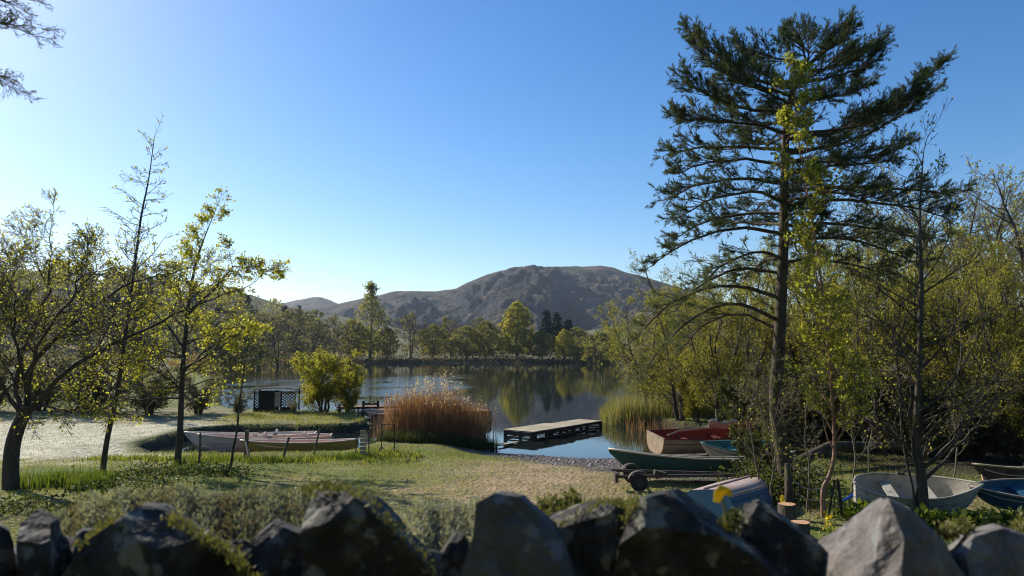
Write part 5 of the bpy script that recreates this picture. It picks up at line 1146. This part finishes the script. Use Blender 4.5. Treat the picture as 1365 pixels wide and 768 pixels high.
# ------------------------------------------------------------------ the dry stone wall right in front of the camera
import bmesh
from mathutils import noise as mn
wall = thing('dry_stone_wall', 'rough slate wall top with upright mossy coping stones, close and out of focus', 'wall', (0, 1.05, 2.3))
w0 = Vector(wall.location)
def stone(px, d0, d1, shift, mat, seed, amp=.0022, grow_=1.0, chips=7, back=None):
    """coping stone: front outline (photo pixels) at distance d0, back outline moved by shift at distance d1"""
    cx = sum(p[0] for p in px) / len(px)
    bm = bmesh.new(); f = [bm.verts.new(W(x, y, d0)) for x, y in px]; bk = [bm.verts.new(W(cx + (x - cx) * grow_ + shift[0], y + shift[1], d1)) for x, y in px] if back is None else [bm.verts.new(W(x, y, d1)) for x, y in back]
    n = len(px); rs = random.Random(seed * 13 + 5); bm.faces.new(bk[::-1])
    ymid = min(p[1] for p in px); k0 = [W(cx + rs.uniform(-18, 18), ymid + rs.uniform(34, 60), d0 - rs.uniform(.012, .035)), W(cx + rs.uniform(-30, 30), 800, d0 - rs.uniform(.02, .05))]
    c0 = bm.verts.new(k0[0]); c1 = bm.verts.new(k0[1])
    for i in range(n - 1): bm.faces.new((f[i], f[i + 1], c0))
    bm.faces.new((f[n - 1], c1, c0)); bm.faces.new((c1, f[0], c0)); bm.faces.new((f[n - 1], f[0], c1))
    for i in range(n): bm.faces.new((f[i], bk[i], bk[(i + 1) % n], f[(i + 1) % n]))
    bmesh.ops.recalc_face_normals(bm, faces=bm.faces)
    cc = sum((v.co for v in bm.verts), Vector()) / len(bm.verts)
    for _ in range(chips):      # split and chipped edges
        v_ = rs.choice([v for v in bm.verts if v.co.z > cc.z - .02]); n_ = ((v_.co - cc).normalized() + Vector((rs.gauss(0, .35), rs.gauss(0, .35), rs.gauss(0, .35)))).normalized()
        bmesh.ops.bisect_plane(bm, geom=bm.verts[:] + bm.edges[:] + bm.faces[:], plane_co=v_.co - n_ * rs.uniform(.003, .014), plane_no=n_, clear_outer=True)
        bmesh.ops.holes_fill(bm, edges=[e for e in bm.edges if e.is_boundary])
    bmesh.ops.triangulate(bm, faces=bm.faces)
    bmesh.ops.triangulate(bm, faces=bm.faces)
    for _ in range(4):
        long = [e for e in bm.edges if e.calc_length() > .009]
        if not long: break
        bmesh.ops.subdivide_edges(bm, edges=long, cuts=1); bmesh.ops.triangulate(bm, faces=bm.faces)
    bm.normal_update()
    for v in bm.verts:
        p_ = v.co * 14 + Vector((seed * 3.1, 0, 0)); lay = Vector((p_.x * .8 + p_.z * .5, p_.y, p_.z * 2.4 - p_.x * 1.1)); v.co += v.normal * (amp * 1.6 * mn.noise(p_ * .6) + amp * mn.fractal(p_ * 2.2, 1.0, 2.0, 4) + amp * .8 * abs(mn.noise(lay * 1.5)) - amp * 2.2 * max(0, mn.noise(lay * .9 + Vector((9, 2, 4))) - .2))
    c_ = sum((v.co for v in bm.verts), Vector()) / len(bm.verts)
    for v in bm.verts: v.co -= c_
    me = bpy.data.meshes.new('stone'); bm.to_mesh(me); bm.free(); me.materials.append(M[mat])
    return link('stone', me, wall, c_ - w0)
A_, B_, C_s = 'stone_a', 'stone_b', 'stone_c'
stone([(-110, 800), (-100, 700), (-30, 688), (15, 712), (32, 800)], .92, 1.08, (-6, -8), A_, 1)
stone([(20, 800), (22, 700), (40, 684), (62, 700), (72, 800)], .95, 1.1, (20, -10), A_, 2)
stone([(72, 800), (84, 745), (158, 692), (182, 676), (208, 680), (240, 702), (300, 734), (372, 800)], .90, 1.06, (16, -6), A_, 3)
stone([(318, 800), (330, 728), (362, 700), (398, 712), (425, 800)], 1.0, 1.14, (8, -6), A_, 4)
stone([(404, 800), (400, 700), (412, 660), (450, 656), (482, 668), (520, 705), (560, 745), (590, 800)], .9, 1.08, (24, -6), A_, 5)
stone([(600, 800), (630, 720), (636, 672), (660, 658), (690, 664), (720, 690), (742, 722), (775, 800)], .88, .97, (12, -4), B_, 6, .0015, chips=2)
stone([(720, 800), (738, 712), (770, 690), (815, 672), (850, 688), (872, 730), (880, 800)], .93, 1.08, (-26, -6), A_, 7)
stone([(805, 800), (822, 720), (846, 668), (880, 660), (935, 700), (1000, 742), (1062, 800)], .88, 1.04, (24, -8), A_, 8, chips=4)
stone([(985, 800), (975, 720), (982, 676), (1000, 672), (1050, 706), (1100, 738), (1150, 800)], .94, 1.1, (14, -8), A_, 9)
stone([(1140, 800), (1150, 757), (1166, 748), (1174, 700), (1185, 668), (1212, 682), (1255, 720), (1310, 800)], .84, 1.0, (0, 0), C_s, 10, chips=0, back=[(1075, 800), (1082, 738), (1092, 722), (1135, 692), (1174, 663), (1206, 672), (1240, 705), (1290, 800)])
stone([(1255, 800), (1270, 745), (1300, 716), (1338, 706), (1380, 720), (1420, 800)], .9, 1.06, (-16, -8), C_s, 11)
stone([(1400, 800), (1410, 730), (1450, 705), (1500, 720), (1530, 800)], .92, 1.08, (-6, -8), A_, 12)
stone([(-300, 800), (-280, 715), (-200, 690), (-130, 720), (-105, 800)], .92, 1.08, (-6, -8), A_, 13)
# lower stones wedged between and behind the copings
for k_, (x_, y_, w_, h_, d_, m_) in enumerate([(82, 716, 50, 90, 1.0, A_), (395, 712, 60, 90, 1.04, A_), (505, 735, 60, 60, 1.04, A_), (572, 730, 70, 80, 1.0, A_), (612, 716, 46, 90, 1.02, A_), (710, 722, 60, 90, 1.03, B_), (790, 712, 70, 90, 1.05, A_), (960, 728, 70, 80, 1.03, A_), (1085, 735, 80, 70, 1.0, A_), (1120, 748, 60, 60, .97, C_s), (1245, 725, 60, 80, 1.02, C_s), (1330, 735, 80, 70, 1.03, A_), (20, 735, 60, 80, 1.04, A_), (120, 706, 70, 100, 1.03, A_), (312, 706, 80, 100, 1.03, A_)]):
    q_ = random.Random(k_ + 40); j_ = lambda a: q_.uniform(-a, a)
    stone([(x_ - w_ * .62, y_ + h_), (x_ - w_ * .55 + j_(6), y_ + h_ * .35 + j_(8)), (x_ - w_ * .2 + j_(10), y_ + j_(6)), (x_ + w_ * .3 + j_(8), y_ + 6 + j_(8)), (x_ + w_ * .58 + j_(6), y_ + h_ * .4 + j_(8)), (x_ + w_ * .64, y_ + h_)], d_, d_ + .11, (j_(10), -5), m_, 60 + k_)
# the wall runs on to both sides beyond the frame
for sg in (-1, 1):
    x_ = -300 if sg < 0 else 1530
    for k_ in range(8):
        q_ = random.Random(200 + k_ * 2 + sg); w_ = q_.uniform(110, 200); c_ = x_ + sg * w_ / 2; yt_ = q_.uniform(672, 712); j_ = lambda a: q_.uniform(-a, a)
        o_ = [(c_ - w_ * .55, 800), (c_ - w_ * .42 + j_(10), yt_ + 45 + j_(15)), (c_ - w_ * .12 + j_(25), yt_), (c_ + w_ * .15 + j_(20), yt_ + 8 + j_(6)), (c_ + w_ * .42 + j_(10), yt_ + 50 + j_(15)), (c_ + w_ * .55, 800)]
        stone(o_, .91, 1.07, (j_(12), -6), q_.choice([A_, A_, B_]), 80 + k_ * 2 + sg, chips=4); x_ += sg * w_
# stones of the course below and the body of the wall
for i in range(19):
    x = -2.25 + i * .25; stone_b = MB().box((0, 0, 0), (.235, .42, .16), (0, rnd.uniform(-.06, .06), rnd.uniform(-.05, .05)), .93); o_ = stone_b.build('stone', M[rnd.choice([A_, B_])], wall, loc=Vector((x, 1.07 + rnd.uniform(-.02, .02), 3.585)) - w0)
    for r_ in range(1, 5): link('stone', o_.data, wall, Vector((x + (.12 if r_ % 2 else 0), 1.07 + rnd.uniform(-.02, .02), 3.585 - .17 * r_)) - w0, (0, 0, rnd.uniform(-.06, .06)))
MB().box((0, 0, 0), (4.6, .36, 1.0), None, .9).build('wall_core', M['wood_dark'], wall, loc=Vector((0, 1.07, 2.95)) - w0)
# moss and lichen growing on the stones
def tufts(name, label, pts, L, wd, mat, per=1, up=.7):
    pts = np.asarray(pts, float); n = len(pts) * per; C0 = np.repeat(pts, per, 0) + rng.normal(0, .004, (n, 3))
    u = rng.normal(size=(n, 3)); u[:, 2] = np.abs(u[:, 2]) + up; u /= np.linalg.norm(u, axis=1, keepdims=True); s_ = rng.normal(size=(n, 3)); s_ -= u * (s_ * u).sum(1, keepdims=True); s_ /= np.linalg.norm(s_, axis=1, keepdims=True)
    l_ = L * rng.uniform(.5, 1.4, (n, 1)); V = np.stack([C0 - s_ * wd / 2, C0 + s_ * wd / 2, C0 + u * l_ + s_ * wd * .4, C0 + u * l_ - s_ * wd * .4], 1).reshape(-1, 3)
    o_ = link(name, np_mesh(name, V - np.array(w0), [np.arange(4 * n).reshape(n, 4)], [M[mat]], False), wall); tag(o_, label, kind='stuff'); return o_
def cushion(px0, px1, ytop, d0, d1, n, bumps=6, ybase=760):
    """points on a lumpy mound seen between px0 and px1, its crest along ytop(px)"""
    px = rng.uniform(px0, px1, n); f = rng.random(n); d = d0 + (d1 - d0) * f; out = []
    for i in range(n):
        yt = np.interp(px[i], [a for a, _ in ytop], [b for _, b in ytop]) + 7 * math.sin(px[i] * .11 + bumps) * math.sin(px[i] * .047)
        zt = W(px[i], yt, d1).z; zb = zt - .10 * (1 - f[i]) ** 1.4 - .012 * abs(math.sin(px[i] * .21 + f[i] * 9)) - .015 * rng.random(); q = W(px[i], yt, d[i]); out.append((q.x, q.y, zb))
    return out
tufts('lichen', 'grey-green branching lichen bed along the wall top', cushion(68, 412, [(68, 684), (110, 662), (160, 655), (230, 650), (300, 652), (360, 652), (412, 648)], 1.06, 1.26, 11000), .0075, .0016, 'lichen', 4)
tufts('moss', 'brown and straw-coloured moss mixed into the lichen bed', cushion(80, 412, [(80, 676), (160, 657), (230, 653), (300, 654), (412, 650)], 1.05, 1.26, 2200, 2.5), .009, .0015, 'lichen_brown', 4)
tufts('lichen', 'dark green-grey lichen between two upright stones', cushion(520, 640, [(520, 690), (560, 670), (600, 668), (640, 664)], .98, 1.2, 4500), .0075, .0017, 'lichen', 4)
tufts('moss', 'yellowish moss beside the pale slab', cushion(712, 800, [(712, 672), (740, 660), (775, 660), (800, 676)], 1.0, 1.16, 1300), .009, .003, 'moss', 4)
tufts('moss', 'moss cushion at the right end of the wall', cushion(1335, 1480, [(1335, 712), (1360, 690), (1480, 686)], .98, 1.15, 1600), .009, .003, 'moss', 4)
def edge(pxs, d0, d1, n):
    out = []
    for _ in range(n):
        k = rng.integers(0, len(pxs) - 1); f = rng.random(); x = pxs[k][0] + (pxs[k + 1][0] - pxs[k][0]) * f; y = pxs[k][1] + (pxs[k + 1][1] - pxs[k][1]) * f; q = W(x + rng.normal(0, 2), y + rng.normal(0, 2.5), rng.uniform(d0, d1)); out.append(tuple(q))
    return out
tufts('moss', 'golden moss along the edge of the big pointed stone', edge([(110, 732), (158, 690)], .9, 1.0, 150) + edge([(225, 692), (265, 715), (310, 740), (350, 790)], .9, 1.0, 320), .0055, .0026, 'moss', 3)
tufts('moss', 'golden moss down the slope of the wide mossy stone', edge([(410, 655), (450, 652), (484, 664), (522, 702), (565, 745), (590, 790)], .9, 1.05, 480), .0055, .0026, 'moss', 3)
tufts('moss', 'moss on the far edge of the dark sloping stone', edge([(745, 706), (800, 676), (835, 680)], .94, 1.06, 400) + edge([(830, 700), (850, 668)], .9, 1.0, 120), .0055, .0026, 'moss', 3)
tufts('moss', 'tuft of yellow moss before the pale pointed stone', edge([(1255, 712), (1290, 704)], .95, 1.0, 260) + edge([(965, 705), (985, 690)], .95, 1.0, 200), .0055, .0026, 'moss', 3)
# small seedling with a yellow leaf on the wall
p_ = W(968, 712, .96); e = thing('seedling', 'small plant with one bright yellow leaf growing on the wall', 'plant', p_)
MB().tube([(0, 0, -.03), (.002, 0, .02), (-.004, 0, .045)], .0016, 5).build('stem', M['moss'], e)
Vl = [Vector((x * .013, 0.003 * math.cos(x * 3), z * .013)) for x, z in ((-1, -.6), (-.9, .4), (-.2, 1), (.7, .7), (1, -.1), (.2, -.05), (-.3, -.8))]
q = MB().add(Vl, [tuple(range(7))]).build('leaf', M['petal'], e, loc=(-.004, -.002, .05)); q.modifiers.new('thick', 'SOLIDIFY').thickness = .001
q = MB().add([v * .8 for v in Vl], [tuple(range(7))]).build('leaf', M['moss'], e, loc=(.006, .0, .022), rot=(0.3, 2.6, .4)); q.modifiers.new('thick', 'SOLIDIFY').thickness = .001

# ------------------------------------------------------------------ the air
hz = MB().box((0, 1450, 150), (6400, 3300, 306)).build('haze', None)
hz.data.materials.clear()
m = bpy.data.materials.new('air'); m.use_nodes = True; n_ = m.node_tree.nodes; n_.remove(n_['Principled BSDF'])
pv = n_.new('ShaderNodeVolumePrincipled'); pv.inputs['Color'].default_value = (0.72, 0.84, 1.0, 1); pv.inputs['Density'].default_value = 0.00009; pv.inputs['Anisotropy'].default_value = 0.3
m.node_tree.links.new(pv.outputs[0], n_['Material Output'].inputs['Volume']); hz.data.materials.append(m)
tag(hz, 'thin bluish morning haze over the lake and fells', kind='stuff')
